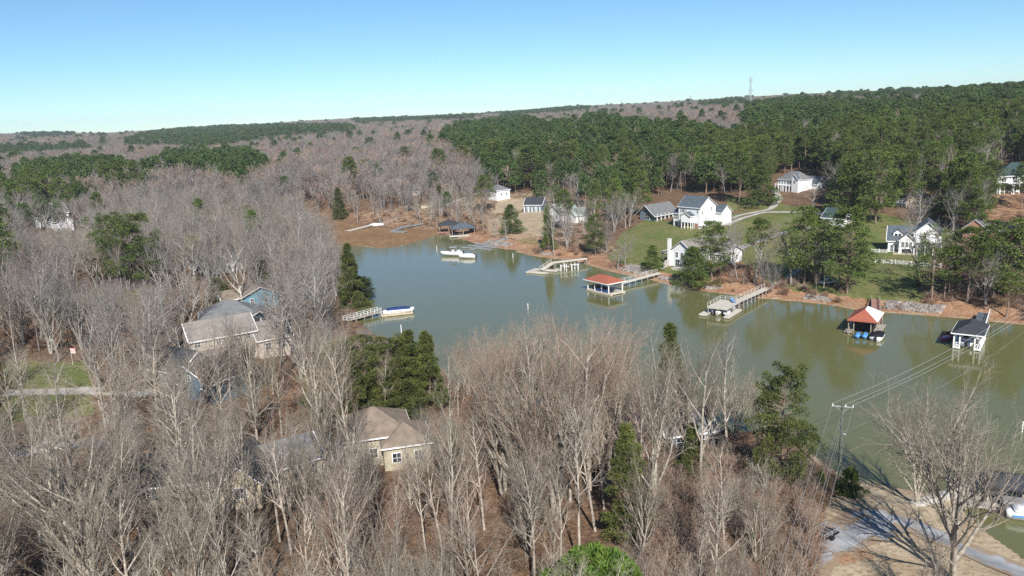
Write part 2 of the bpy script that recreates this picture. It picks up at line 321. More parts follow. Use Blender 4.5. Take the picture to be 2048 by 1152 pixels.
def build_terrain():
    az = np.concatenate([np.linspace(-100, -40, 50)[:-1], np.linspace(-40, 40, 430)[:-1], np.linspace(40, 100, 50)]) * PI / 180
    r = [3.0]
    while r[-1] < 4700: r.append(r[-1] * (1.03 if r[-1] < 45 else 1.0075 if r[-1] < 520 else 1.02))
    r = np.array(r); A, Rr = np.meshgrid(az, r); X = (Rr * np.sin(A)).ravel(); Y = (Rr * np.cos(A)).ravel(); Z = ground(X, Y)
    n = len(az); i = np.arange(len(r) - 1)[:, None] * n + np.arange(n - 1)[None]; i = i.ravel(); Q = np.stack([i, i + n, i + n + 1, i + 1], 1)[:, ::-1]
    me = npmesh('ground', np.stack([X, Y, Z], 1), Q, terrain_material(), True)
    lawn, clay, sand, mud = zones(X, Y, Z)
    for nm, ch in (('zone', (lawn, clay, sand)), ('zone_b', (mud, mud * 0, mud * 0))):
        a = me.color_attributes.new(nm, 'FLOAT_COLOR', 'POINT'); a.data.foreach_set('color', np.stack([*ch, np.ones(len(X))], 1).astype(np.float32).ravel())
    tag(link('ground', me), kind='structure')
    wm = npmesh('lake_water', [(-260, 20, 0), (340, -80, 0), (340, 480, 0), (-260, 480, 0)], [(0, 1, 2, 3)], water_material())
    tag(link('lake_water', wm), kind='structure')
build_terrain()

def strip(name, pts, width, m, lift=.08, kind='structure', label=None, cat=None):
    P = [land(*p) for p in pts]; out = []
    for a, b in zip(P[:-1], P[1:]):
        n = max(2, int(math.hypot(b[0] - a[0], b[1] - a[1]) / 1.5))
        out += [(a[0] + (b[0] - a[0]) * i / n, a[1] + (b[1] - a[1]) * i / n) for i in range(n)]
    out.append(P[-1][:2]); out = np.array(out); 
    for _ in range(4): out[1:-1] = (out[:-2] + out[2:] + 2 * out[1:-1]) / 4
    t = np.gradient(out, axis=0); t /= np.linalg.norm(t, axis=1)[:, None] + 1e-9; nn = np.stack([-t[:, 1], t[:, 0]], 1)
    k = 5; V = []
    for j in range(k):
        o = (j / (k - 1) - .5) * width; q = out + nn * (o * (1 + .08 * np.sin(np.arange(len(out)) * .7 + j)))[:, None] if np.ndim(o) else out + nn * o
        V.append(np.stack([q[:, 0], q[:, 1], ground(q[:, 0], q[:, 1]) + lift], 1))
    V = np.concatenate(V); n = len(out); Q = [(j * n + i, j * n + i + 1, (j + 1) * n + i + 1, (j + 1) * n + i) for j in range(k - 1) for i in range(n - 1)]
    me = npmesh(name, V, np.array(Q)[:, ::-1], m, True); a = me.color_attributes.new('edge', 'FLOAT_COLOR', 'POINT'); ed = np.repeat(np.abs(np.linspace(-1, 1, k)), n); a.data.foreach_set('color', np.stack([ed, ed, ed, ed * 0 + 1], 1).astype(np.float32).ravel())
    o = link(name, me); tag(o, label, cat, kind=kind); return o
strip('driveway', [(1452, 452), (1480, 438), (1530, 425), (1600, 425), (1650, 428)], 3.6, M['concdrive'], .14)
strip('driveway', [(1440, 448), (1475, 432), (1540, 420), (1560, 400), (1548, 380)], 3.2, M['concdrive'], .16)
strip('driveway', [(1470, 500), (1530, 478), (1580, 462), (1640, 455)], 4.0, M['asphalt'], .13)
strip('path', [(1322, 540), (1335, 532), (1342, 527), (1352, 520)], 1.6, M['concdrive'], .12)
strip('path', [(1545, 571), (1575, 556), (1600, 538), (1605, 522)], 1.5, M['concdrive'], .12)
strip('driveway', [(840, 415), (880, 410), (915, 402), (960, 385)], 3.5, M['concdrive'], .14)
strip('path', [(755, 450), (775, 443), (800, 436)], 1.4, M['concdrive'], .14)
strip('driveway', [(1590, 1200), (1625, 1120), (1665, 1075), (1712, 1048)], 4.6, M['asphalt'], .07)
strip('driveway', [(1640, 1095), (1700, 1075), (1770, 1050)], 5.5, M['asphalt'], .13)
strip('driveway', [(1700, 1060), (1735, 1030), (1790, 1034), (1860, 1068), (1940, 1105), (2048, 1150), (2160, 1200)], 4.8, M['asphalt'], .10)
strip('road', [(-60, 792), (60, 785), (190, 783), (300, 790)], 4.5, M['concdrive'], .10)
strip('road', [(-60, 925), (60, 905), (160, 890), (300, 878), (430, 870)], 5.5, M['asphalt'], .10)

# ------------------------------------------------------------------ houses
def rad(a): return a * PI / 180
def window(parent, face, blk, a, z, wd, h, frame='trim', arch=False, door=False):
    x0, x1, y0, y1 = blk[:4]; f = MB(); p = MB(); e = .07; q = .11; t = .13
    def slab(mb, a0, a1, z0, z1, d):
        if face == 'f': mb.box(a0, a1, y0 - d, y0 + .05, z0, z1)
        elif face == 'b': mb.box(a0, a1, y1 - .05, y1 + d, z0, z1)
        elif face == 'r': mb.box(x1 - .05, x1 + d, a0, a1, z0, z1)
        else: mb.box(x0 - d, x0 + .05, a0, a1, z0, z1)
    slab(f, a - wd / 2 - t, a + wd / 2 + t, z - t, z + h + t, e)
    slab(p, a - wd / 2, a + wd / 2, z, z + h, q)
    if not door:
        slab(f, a - .03, a + .03, z, z + h, q + .03); slab(f, a - wd / 2, a + wd / 2, z + h / 2 - .03, z + h / 2 + .03, q + .035)
    fo = f.build('door' if door else 'window', M[frame], parent); p.build('panel' if door else 'pane', M['glass'], fo)
def house(name, label, base, ang, blocks, wins=(), z=None, cat='house', group=None, cols=(), chims=(), trimw=.22, extra=None, sc=1.0):
    """base: (px, py) of the local origin on the ground; x runs along the front, y runs back, all in metres"""
    B = land(*base) if len(base) == 2 else base; zz = B[2] if z is None else z
    root = empty(name, (B[0], B[1], zz), rad(ang), label, cat, group); root.scale = (sc, sc, sc)
    wb = {}; rb = {}; tb = MB()
    for b in blocks:
        x0, x1, y0, y1, z0, h, rt, rh = b[:8]; wm, rm = b[8], b[9]; o = b[10] if len(b) > 10 else .45
        W = wb.setdefault(wm, MB()); Rf = rb.setdefault(rm, MB()); zt = z0 + h; t = .22; xm, ym = (x0 + x1) / 2, (y0 + y1) / 2
        zb = z0 - 2.5
        if rt == 'x':
            s = rh / (ym - y0); W.loft([[(x, y0, zb), (x, y1, zb), (x, y1, zt), (x, ym, zt + rh), (x, y0, zt)] for x in (x0, x1)])
            pr = [(y0 - o, zt - s * o), (ym, zt + rh), (y1 + o, zt - s * o), (y1 + o, zt - s * o + t), (ym, zt + rh + t), (y0 - o, zt - s * o + t)]
            Rf.loft([[(x, y, q + .02) for y, q in pr] for x in (x0 - o, x1 + o)])
            for x in (x0 - o - .03, x1 + o + .03):
                tb.bar((x, y0 - o, zt - s * o + .06), (x, ym, zt + rh + .06), .08, trimw + .1, (1, 0, 0)); tb.bar((x, y1 + o, zt - s * o + .06), (x, ym, zt + rh + .06), .08, trimw + .1, (1, 0, 0))
            for y in (y0 - o - .04, y1 + o + .04): tb.box(x0 - o, x1 + o, y - .04, y + .04, zt - s * o - .08, zt - s * o + t - .04)
        elif rt == 'y':
            s = rh / (xm - x0); W.loft([[(x0, y, zb), (x1, y, zb), (x1, y, zt), (xm, y, zt + rh), (x0, y, zt)] for y in (y0, y1)])
            pr = [(x0 - o, zt - s * o), (xm, zt + rh), (x1 + o, zt - s * o), (x1 + o, zt - s * o + t), (xm, zt + rh + t), (x0 - o, zt - s * o + t)]
            Rf.loft([[(x, y, q + .02) for x, q in pr] for y in (y0 - o, y1 + o)])
            for y in (y0 - o - .03, y1 + o + .03):
                tb.bar((x0 - o, y, zt - s * o + .06), (xm, y, zt + rh + .06), .08, trimw + .1, (0, 1, 0)); tb.bar((x1 + o, y, zt - s * o + .06), (xm, y, zt + rh + .06), .08, trimw + .1, (0, 1, 0))
            for x in (x0 - o - .04, x1 + o + .04): tb.box(x - .04, x + .04, y0 - o, y1 + o, zt - s * o - .08, zt - s * o + t - .04)
        elif rt == 'hip':
            W.box(x0, x1, y0, y1, zb, zt); a, b_, c, d = x0 - o, x1 + o, y0 - o, y1 + o; m = min(b_ - a, d - c) / 2 * .98
            if b_ - a > d - c: r0, r1 = (a + m, (c + d) / 2), (b_ - m, (c + d) / 2)
            else: r0, r1 = ((a + b_) / 2, c + m), ((a + b_) / 2, d - m)
            vs = [(a, c, zt), (b_, c, zt), (b_, d, zt), (a, d, zt), (a, c, zt + .15), (b_, c, zt + .15), (b_, d, zt + .15), (a, d, zt + .15), (*r0, zt + rh), (*r1, zt + rh)]
            tp = [(4, 5, 9, 8), (5, 6, 9), (6, 7, 8, 9), (7, 4, 8)] if b_ - a > d - c else [(4, 5, 8), (5, 6, 9, 8), (6, 7, 9), (7, 4, 8, 9)]
            Rf.add(vs, [(0, 3, 2, 1), (0, 1, 5, 4), (1, 2, 6, 5), (2, 3, 7, 6), (3, 0, 4, 7)] + tp)
            for y in (c - .04, d + .04): tb.box(a, b_, y - .035, y + .035, zt - .12, zt + .12)
            for x in (a - .04, b_ + .04): tb.box(x - .035, x + .035, c, d, zt - .12, zt + .12)
        elif rt == 'flat': W.box(x0, x1, y0, y1, zb, zt); Rf.box(x0 - o, x1 + o, y0 - o, y1 + o, zt + .003, zt + .2)
        elif rt == 'deck':      # a raised deck or porch with posts and a railing
            Rf.box(x0, x1, y0, y1, zt, zt + .2); nx = max(1, round((x1 - x0) / 2.2))
            for i in range(nx + 1): x = x0 + .1 + (x1 - x0 - .2) * i / nx; W.box(x - .1, x + .1, y0 + .02, y0 + .22, zb, zt + 1.15)
            W.box(x0, x1, y0 + .06, y0 + .16, zt + 1.0, zt + 1.1); W.box(x0 + .02, x0 + .12, y0, y1, zt + 1.0, zt + 1.1); W.box(x1 - .12, x1 - .02, y0, y1, zt + 1.0, zt + 1.1)
    for k, W in wb.items(): W.build('wall', M[k], root)
    first = None
    for k, Rf in rb.items(): ro = Rf.build('roof', M[k], root); first = first or ro
    if tb.v: tb.build('fascia', M['trim'], first)
    for wn in wins: window(root, wn[0], blocks[wn[1]], *wn[2:6], **(wn[6] if len(wn) > 6 else {}))
    for (x, y, z0, z1, r_) in cols: c = MB(); c.box(x - r_, x + r_, y - r_, y + r_, z0, z1).box(x - r_ * 1.5, x + r_ * 1.5, y - r_ * 1.5, y + r_ * 1.5, z1 - .18, z1); c.build('column', M['trim'], root)
    for (x, y, z0, z1, k) in chims:
        c = MB(); c.box(x - .5, x + .5, y - .4, y + .4, z0, z1).box(x - .6, x + .6, y - .5, y + .5, z1, z1 + .2); c.build('chimney', M[k], root)
    if extra: extra(root)
    return root

def h1x(root):
    sp = MB(); # screened porch on arches, with gable roof
    for x in (3.6, 5.2, 6.8, 8.2):
        sp.box(x - .12, x + .12, -2.5, -2.26, -1, 5.1)
    for x in (3.6, 8.2): sp.box(x - .12, x + .12, -1.2, -.96, -1, 5.1)
    sp.box(3.5, 8.3, -2.52, -2.24, 2.3, 2.75); sp.box(3.5, 8.3, -2.52, -2.24, 4.7, 5.0); sp.box(3.48, 3.72, -2.3, 0, 2.3, 2.75); sp.box(8.08, 8.32, -2.3, 0, 2.3, 2.75); sp.box(3.5, 8.3, -2.46, -2.3, 3.45, 3.55)
    sp.loft([[(3.5, y, 5.0), (8.3, y, 5.0), (5.9, y, 6.2)] for y in (-2.5, -2.3)])
    sp.build('porch_frame', M['trim'], root)
    MB().box(3.75, 8.05, -2.1, -.02, 2.8, 4.8).build('screen', M['glass'], root)
    d = MB(); d.box(4.0, 5.1, -.12, .02, 0, 2.0); d.box(5.4, 6.6, -.12, .02, 0, 2.0); d.box(6.9, 7.9, -.12, .02, 0, 2.0); d.build('arched_opening', M['dark'], root)
    MB().box(.4, 3.2, -.06, .02, -1, 2.1).build('brick_base', M['brick'], root); MB().box(8.4, 9.9, -.06, .02, -1, 1.9).build('brick_base', M['brick'], root)
W = lambda x, z, w, h: ('f', 0, x, z, w, h)
house('white_house', 'white two-storey house with slate-blue roof, screened porch over arches and side garage', (1357, 453), -53,
      [(0, 10.8, 0, 9.6, 0, 8.3, 'x', 3.6, 'siding', 'blueroof'), (-3.2, -.02, .6, 7, 0, 5.2, 'x', 1.6, 'siding', 'blueroof'), (6.5, 13.5, 9.7, 16, 2, 3.6, 'x', 2.4, 'siding', 'blueroof'), (3.5, 8.3, -2.6, 0, 4.9, .05, 'y', 1.35, 'trim', 'blueroof', .35)],
      [W(1.4, 6, .6, 1.5), W(2.6, 6, 1.1, 1.5), W(3.9, 6, .5, 1.5), W(1.4, 3.5, .6, 1.6), W(2.6, 3.5, 1.1, 1.6), W(9.8, 6, .6, 1.2), W(.9, .3, .9, 1.3),
       ('f', 1, -2.6, 3, .5, 1.6), ('f', 1, -1.6, 3, .9, 1.6), ('f', 1, -.6, 3, .5, 1.6), ('r', 0, 1.5, 5.5, .6, 1.3), ('r', 0, 7, 6.5, .6, 1.4), ('r', 0, 4, 3.2, .5, .6), ('r', 0, 5.6, 3.2, .5, .6), ('f', 1, -1.6, .1, 1.4, 2, dict(door=True))], extra=h1x)
house('gray_house', 'low grey-roofed house with white porch posts beside the white two-storey house', (1309, 443), 40,
      [(0, 13, 0, 8, 0, 3.4, 'x', 3.2, 'slate', 'grayroof', 1.6), (12, 15, 1, 7, 0, 3.6, 'x', 2.5, 'cream', 'grayroof')],
      [('f', 0, 2 + i * 2.2, .6, 1.5, 2.2) for i in range(5)] + [('l', 0, 4, .6, 2.4, 2.4), ('l', 0, 1.6, .6, 1.3, 2.2)],
      cols=[(.2 + i * 2.6, -1.3, -.6, 3.0, .14) for i in range(5)])
def h3x(root):
    s = MB()
    for i in range(2):
        y0 = 12.2 + i * 1.5; s.add([(1.0, y0, 5.55), (2.9, y0, 6.95), (2.9, y0 + 1.15, 6.95), (1.0, y0 + 1.15, 5.55), (1.0, y0, 5.7), (2.9, y0, 7.1), (2.9, y0 + 1.15, 7.1), (1.0, y0 + 1.15, 5.7)],
            [(0, 3, 2, 1), (4, 5, 6, 7), (0, 1, 5, 4), (1, 2, 6, 5), (2, 3, 7, 6), (3, 0, 4, 7)])
    s.build('solar_panel', M['tealroof'], root)
    st = MB()
    for i in range(8): st.box(-1.6, -.1, -3.2 + i * .3, -2.9 + i * .3, -.5, .2 + i * .22)
    st.build('steps', M['concrete'], root)
    MB().box(3.5, 11, -4.5, -.02, -1.2, .5).build('terrace', M['concrete'], root)
house('gray_house', 'taupe-roofed lakeside house with white chimney and solar panels, half hidden by pines', (1343, 531), -50,
      [(0, 8.5, 0, 21, 0, 5.2, 'y', 3.0, 'siding', 'taupe', .6), (-4, 0, 3, 10, 0, 3.6, 'hip', 1.6, 'siding', 'taupe'), (8.5, 14.5, 8, 17, 0, 4.0, 'x', 2.2, 'siding', 'taupe'), (-7.2, -4.05, 4, 8, 0, 2.4, 'deck', 0, 'trim', 'deckwood')],
      [W(2.2, 3, .9, 1.5), W(4.2, 3, .9, 1.5), W(6.2, 3, .9, 1.5), W(2.4, .2, 1.4, 2.0), W(5.8, .2, 1.6, 2.0), ('f', 2, 10.2, 1.6, .9, 1.4), ('f', 2, 12.6, 1.6, 1.0, 1.4), ('r', 2, 10, 1.6, 1.0, 1.4), ('r', 2, 14, 1.6, 1.0, 1.4), ('f', 1, -2.5, 1.6, .8, 1.4), ('l', 0, 12, 2.6, 1, 1.4)],
      chims=[(-.6, -.3, -.5, 8.4, 'white')], extra=h3x)
def h4x(root):
    d = MB(); d.loft([[(1.4, y, 4.4), (4.0, y, 4.4), (4.0, y, 5.9), (2.7, y, 6.9), (1.4, y, 5.9)] for y in (1.0, 4.2)]); dm = d.build('dormer', M['siding'], root)
    r = MB(); r.loft([[(1.1, y, 5.75), (2.7, y, 7.0), (4.3, y, 5.75), (4.3, y, 5.95), (2.7, y, 7.22), (1.1, y, 5.95)] for y in (.7, 4.6)]); r.build('dormer_roof', M['blueroof'], dm)
    g = MB(); g.box(1.8, 2.55, .92, 1.02, 4.7, 5.7); g.box(2.85, 3.6, .92, 1.02, 4.7, 5.7); g.build('dormer_window', M['glass'], dm)
    MB().box(1.6, 8.1, -3.9, -.02, -1, .12).build('patio', M['tan'], root)
house('white_house', 'white house with slate-blue roof, round-arched dormer and three front gables behind picket fences', (1775, 504), -27,
      [(0, 8, 0, 8, 0, 3.8, 'x', 3.9, 'siding', 'blueroof'), (7.0, 15, -.6, 10, 0, 6.4, 'y', 3.2, 'siding', 'blueroof'), (3.2, 7.6, -2.2, -.02, 0, 4.3, 'y', 1.9, 'siding', 'blueroof'), (8.2, 15, -3.8, -.65, 0, 3.1, 'flat', 0, 'glass', 'blueroof')],
      [('f', 2, 4.3, 2.0, .7, 1.6), ('f', 2, 5.4, 2.0, .7, 1.6), ('f', 2, 6.5, 2.0, .7, 1.6), ('f', 1, 9.2, 4.3, .7, 1.2), ('f', 1, 10.3, 4.3, .7, 1.2), W(1.2, .2, .8, 2.0), W(2.4, .2, .8, 2.0), ('f', 2, 5.4, 0, 2.6, 1.5, dict(door=True)), ('l', 0, 4, 1.4, 1, 1.4)],
      cols=[(3.3, -3.6, -.5, 1.9, .13), (7.5, -3.6, -.5, 1.9, .13)] + [(8.3 + i * 2.2, -4.05, -.8, 3.1, .12) for i in range(4)], extra=h4x)
house('white_house', 'far white farmhouse with pale blue-grey roof and two-level porch at the pine edge', (1556, 380), -62,
      [(0, 15, 0, 10, 0, 6, 'hip', 4.5, 'siding', 'grayroof'), (11, 15.5, -1.5, 0, 0, 7, 'y', 2.5, 'siding', 'blueroof'), (9, 18.5, 10.1, 17, 0, 3.6, 'x', 3.6, 'siding', 'blueroof'), (0, 10.5, -2.6, -.05, 0, 2.9, 'deck', 0, 'trim', 'white')],
      [W(1.2 + i * 1.9, .4, .9, 2.0) for i in range(5)] + [W(1.2 + i * 1.9, 3.6, .9, 1.6) for i in range(5)] + [('r', 2, 12, 1, .8, 1.4), ('r', 2, 15, 1, .8, 1.4), ('r', 2, 13.5, 4.2, .8, 1.3), ('f', 1, 13.2, 4.5, 1.2, 1.6)],
      cols=[(.2 + i * 2.5, -2.4, -.6, 3, .16) for i in range(5)], sc=.82)
house('columned_house', 'white columned house with blue-green roof at the right edge of the photo', (1993, 385), -20,
      [(0, 22, 0, 10, 0, 5.6, 'hip', 4.5, 'siding', 'tealroof'), (-.5, 22, -3, -.05, 0, 3.1, 'deck', 0, 'trim', 'white')],
      [W(2 + i * 3.3, .2, 1.3, 2.2, ) for i in range(6)] + [W(2 + i * 3.3, 3.6, 1.3, 1.4) for i in range(6)], cols=[(.4 + i * 4.2, -2.8, -.6, 3.1, .25) for i in range(6)], sc=1.1)
house('brick_house', 'brick gabled house showing one triangular end between the right-hand pines', (1925, 476), -35,
      [(0, 8, 0, 12, 0, 4.2, 'y', 3.4, 'brick', 'grayroof'), (8.05, 18, 3, 10, 0, 3.4, 'x', 2.6, 'brick', 'grayroof')], [W(2, 1.4, 1, 1.5), W(6, 1.4, 1, 1.5), ('f', 1, 12, 1.2, 1.2, 1.4)], sc=.8)
house('brick_house', 'partly hidden house with tan gable and white porch on the slope among pines', (1812, 415), -45,
      [(0, 9, 0, 9, 0, 5, 'y', 3.2, 'tan', 'tealroof'), (-6, -.05, 2, 9, 0, 4.5, 'x', 2.6, 'siding', 'tealroof'), (-6, 0, -.4, 1.95, 0, 2.2, 'deck', 0, 'trim', 'white')], [W(2.2, 1, 1, 1.6), W(6.5, 1, 1, 1.6), W(4.4, 4.6, 1, 1.2), ('f', 1, -3, 2.8, 1, 1.2)], sc=.72)
house('blue_roofed_house', 'dark blue roof showing between the two tall lawn pines', (1644, 450), -48, [(0, 8, 0, 9, 0, 2.8, 'x', 3.0, 'siding', 'tealroof')], [W(2, 1, 1, 1.3), W(6, 1, 1, 1.3)])
house('white_cottage', 'small plain white cottage with grey roof above the pale driveway', (994, 402), 36, [(0, 8.8, 0, 10, 0, 5.4, 'hip', 2.8, 'siding', 'grayroof')], [('f', 0, 3, 2.6, .9, 1.4), ('f', 0, 6.5, 2.6, .9, 1.4), ('r', 0, 5, .2, 1, 2)], cols=[(9.7, 2, -.5, 2.6, .2)])
house('dark_house', 'dark-roofed house with white porch posts behind the bare trunks left of the pale-roofed house', (1049, 424), -20, [(0, 9, 0, 8, 0, 3.6, 'x', 3.0, 'slate', 'darkroof')], [W(2, .6, 1.2, 1.8), W(6, .6, 1.2, 1.8)], cols=[(.5 + i * 2, -1.6, -.5, 2.6, .2) for i in range(5)])
house('pale_roofed_house', 'house with pale green-grey metal roof half hidden behind bare trees above the cove', (1094, 440), -58, [(0, 12, 0, 9, 0, 4, 'y', 3.4, 'white', 'greenroof', .8), (12.05, 19, 2, 9, 0, 3.4, 'y', 2.6, 'white', 'greenroof')], [W(3, 1, 1, 1.5), W(8, 1, 1, 1.5), ('f', 1, 15, 1, 1.2, 1.4)])
house('cream_house', 'pale cream house deep in the trees right of the wooded cove', (874, 372), 10, [(0, 14, 0, 8, 0, 3.6, 'x', 3, 'cream', 'grayroof')], [W(2 + 3 * i, 1, 1.2, 1.5) for i in range(4)])
house('gray_house', 'grey-roofed house hidden in bare woods above the wooded cove', (796, 395), 20, [(0, 13, 0, 8, 0, 3, 'x', 3.4, 'beige', 'grayroof')], [W(2 + 3 * i, .9, 1.2, 1.4) for i in range(4)])
house('tan_cottage', 'small tan cottage glimpsed in bare woods at the head of the cove', (757, 389), 5, [(0, 6.5, 0, 6, 0, 3, 'y', 2, 'beige', 'taupe')], [W(2, 1, 1, 1.2), W(4.6, 1, 1, 1.2)])
house('white_house', 'white-gabled house with blue-grey roof alone in the far left woods', (66, 452), -42, [(0, 11, 0, 12, 0, 5.6, 'y', 4.2, 'siding', 'grayroof'), (11.05, 24, 2, 9, 0, 3.0, 'x', 3, 'siding', 'grayroof')], [W(8.5, 4.4, 1.8, 1.4), W(3, 1, 1.2, 1.5), ('f', 1, 15, .8, 1.2, 1.3), ('f', 1, 20, .8, 1.2, 1.3)])
house('teal_roofed_house', 'dark teal roof with white eaves behind bare trees left of the lake', (413, 553), 50, [(0, 14, 0, 10, 0, 3.2, 'x', 3.6, 'siding', 'tealroof'), (6, 9.5, -1.6, -.02, 0, 3.2, 'y', 1.8, 'siding', 'tealroof')], [W(2, .8, 1.2, 1.4), W(11.5, .8, 1.2, 1.4), ('f', 1, 7.8, .8, 1.4, 1.6)], cols=[(.4, -.9, -.6, 3, .12), (4.4, -.9, -.6, 3, .12)])
def arc_tan(root):
    MB().box(-3.2, -.05, .8, 6, -1.5, .1).build('porch_floor', M['concrete'], root)
house('blue_house', 'bright blue gabled house with tan roof behind the white-barked tree', (488, 618), 35,
      [(0, 9.4, 0, 8.5, 0, 3.3, 'y', 2.0, 'blue', 'brownroof', .7), (-4.6, -.05, 2, 8.5, 0, 2.9, 'x', 1.7, 'beige', 'brownroof', .6)], [W(2.4, 1, .9, 1.4), W(6.6, 1.9, 1.2, .4), ('f', 1, -2.3, .2, 1.2, 2.0)], cols=[(-4.5, .9, -.5, 2.6, .1), (-2.2, .9, -.5, 2.6, .1)], extra=arc_tan)
house('gray_roofed_house', 'large grey hip-roofed house with white-framed sunroom in front of the blue house', (440, 668), 20,
      [(-4, 9, 2, 12, 0, 3.2, 'hip', 3.2, 'siding', 'grayroof'), (6.2, 12.8, -1, 6, 0, 2.9, 'y', 1.6, 'glass', 'grayroof', .5)], [('f', 0, -2.5, 1, 1, 1.3), ('f', 0, 1.5, 1, 1, 1.3), ('f', 0, 4.2, 1, 1, 1.3)], cols=[(6.2 + i * 1.65, -1.2, -.6, 2.9, .09) for i in range(5)])
house('taupe_house', 'wide beige two-level house with taupe roofs below the grey hip-roofed one', (394, 742), 33,
      [(0, 13, 2.6, 10.5, 0, 5.6, 'x', 2.8, 'beige', 'taupe'), (-.6, 8.6, -1.8, 2.55, 0, 2.9, 'flat', 0, 'beige', 'taupe'), (13.05, 20, 1, 9, 0, 3.6, 'x', 2.8, 'beige', 'taupe')],
      [('f', 0, 1.2, 4.0, 1.1, 1.2), ('f', 0, 5.4, 4.0, .9, 1.2), ('f', 0, 8.6, 4.0, 1.6, 1.2), ('f', 0, 11.4, 4.0, 1.0, 1.2), ('f', 1, 6.8, .8, 1.8, 1.4), ('f', 2, 15, 1.2, 1.2, 1.4), ('f', 2, 18, 1.2, 1.2, 1.4)])
house('slate_house', 'dark slate-blue gabled house with white-trimmed roof behind the left foreground branches', (338, 792), -30,
      [(0, 11.5, 0, 9, 0, 3.8, 'y', 2.6, 'slate', 'darkroof', .6), (-9, -.05, 3, 11, 0, 3.4, 'x', 3.0, 'slate', 'darkroof')], [W(9.5, .8, 1.1, 1.6), W(3, .8, 1.1, 1.6), W(6, 3.6, 1.0, .9), ('f', 1, -5, .8, 1.1, 1.5)])
def h21x(root):
    MB().box(9.3, 13, 1, 8, -2, .12).build('deck', M['concrete'], root)
house('brown_roofed_house', 'cream house under a broad brown-taupe hip roof in the middle foreground woods', (692, 938), 14,
      [(0, 10.5, 0, 10, 0, 4.6, 'hip', 3.4, 'cream', 'brownroof', .7), (6, 13.5, -2.6, 6, 0, 3.6, 'hip', 2.6, 'cream', 'brownroof', .5)], [W(2, 1.2, 1.1, 1.5), W(4.6, 1.2, 1.1, 1.5), ('f', 1, 8, 1, 1.3, 1.5), ('f', 1, 11.4, 1, 1.1, 1.5), ('r', 1, 1.5, 1, 1.1, 1.5)], extra=h21x, sc=.88)
house('gray_roofed_house', 'white and cream house with blue-grey roof in the foreground woods left of the brown-roofed one', (532, 985), 36,
      [(0, 9, 0, 7.5, 0, 3.2, 'x', 2.6, 'cream', 'grayroof'), (9.05, 13, 1, 8, 0, 3.0, 'hip', 2.0, 'siding', 'grayroof')], [W(2, .8, 1.1, 1.5), W(5, .8, 1.6, 1.5), W(7.8, .8, .8, 1.5)], sc=.88)
house('charcoal_roofed_house', 'charcoal-roofed bungalow low behind the bottom-left white trunks', (265, 1020), 8,
      [(0, 11, 0, 8, 0, 2.8, 'x', 2.4, 'tan', 'darkroof'), (11.05, 16, -2, 7, 0, 2.8, 'y', 2.2, 'tan', 'darkroof')], [W(2.5, .8, 1.1, 1.3), W(6, .8, 1.1, 1.3), ('f', 1, 13.5, .8, 1.4, 1.3)])
house('lakeside_cottage', 'blue-grey-roofed cottage on the near shore behind the tall foreground poplars', (1335, 908), 12, [(0, 7.5, 0, 6, 0, 2.8, 'x', 2.2, 'slate', 'grayroof')], [W(2, .8, 1.1, 1.3), W(5, .8, 1.6, 1.3)])

# ------------------------------------------------------------------ docks and boathouses
def frame_at(A, ang): return lambda x, y: (A[0] + x * math.cos(ang) - y * math.sin(ang), A[1] + x * math.sin(ang) + y * math.cos(ang))
def walkway(root, a, b, width, z0, z1, mdeck, rail=0, piles=3.0, mr='palewood', depth=2.2):
    """deck from local point a to b; rail: 0 none, 1 left, 2 right, 3 both"""
    a = Vector((*a, z0)); b = Vector((*b, z1)); d = (b - a); L = d.length; u = d.normalized(); s = Vector((-u.y, u.x, 0)).normalized()
    m = MB(); m.bar(a, b, width, .14); m.bar(a + s * (width / 2 - .06) - Vector((0, 0, .16)), b + s * (width / 2 - .06) - Vector((0, 0, .16)), .1, .2); m.bar(a - s * (width / 2 - .06) - Vector((0, 0, .16)), b - s * (width / 2 - .06) - Vector((0, 0, .16)), .1, .2)
    m.build('deck', M[mdeck], root)
    n = max(1, int(L / piles))
    for i in range(n + 1):
        p = a + d * ((i + .15) / (n + .3))
        for sg in (-1, 1): q = p + s * sg * (width / 2 - .12); MB().cyl((q.x, q.y, -depth), (q.x, q.y, q.z - .1), .13, n=6).build('pile', M['pile'], root)
    for sg, bit in ((1, 1), (-1, 2)):
        if rail & bit:
            r = MB(); k = max(2, int(L / 2.2))
            for i in range(k + 1): p = a + d * (i / k) + s * sg * (width / 2 - .06); r.bar(p, p + Vector((0, 0, 1.05)), .1)
            for h in (1.05, .6): r.bar(a + s * sg * (width / 2 - .06) + Vector((0, 0, h)), b + s * sg * (width / 2 - .06) + Vector((0, 0, h)), .12, .06)
            r.build('railing', M[mr], root)
def slip(root, L, Wd, z, mdeck, fl=.9, back=1.4):
    """U-shaped floating dock: x along the slip, the mouth at x=0"""
    for y0, y1 in ((0, fl), (Wd - fl, Wd)):
        MB().box(0, L, y0, y1, z - .35, z).box(.02, L - .02, y0 + .02, y1 - .02, -.25, z - .36).build('deck', M[mdeck], root)
    MB().box(L - back, L, fl + .003, Wd - fl - .003, z - .33, z - .01).build('deck', M[mdeck], root)
def posts(root, pts, z0, z1, r_, m):
    for x, y in pts: MB().box(x - r_, x + r_, y - r_, y + r_, z0, z1).build('post', M[m], root)
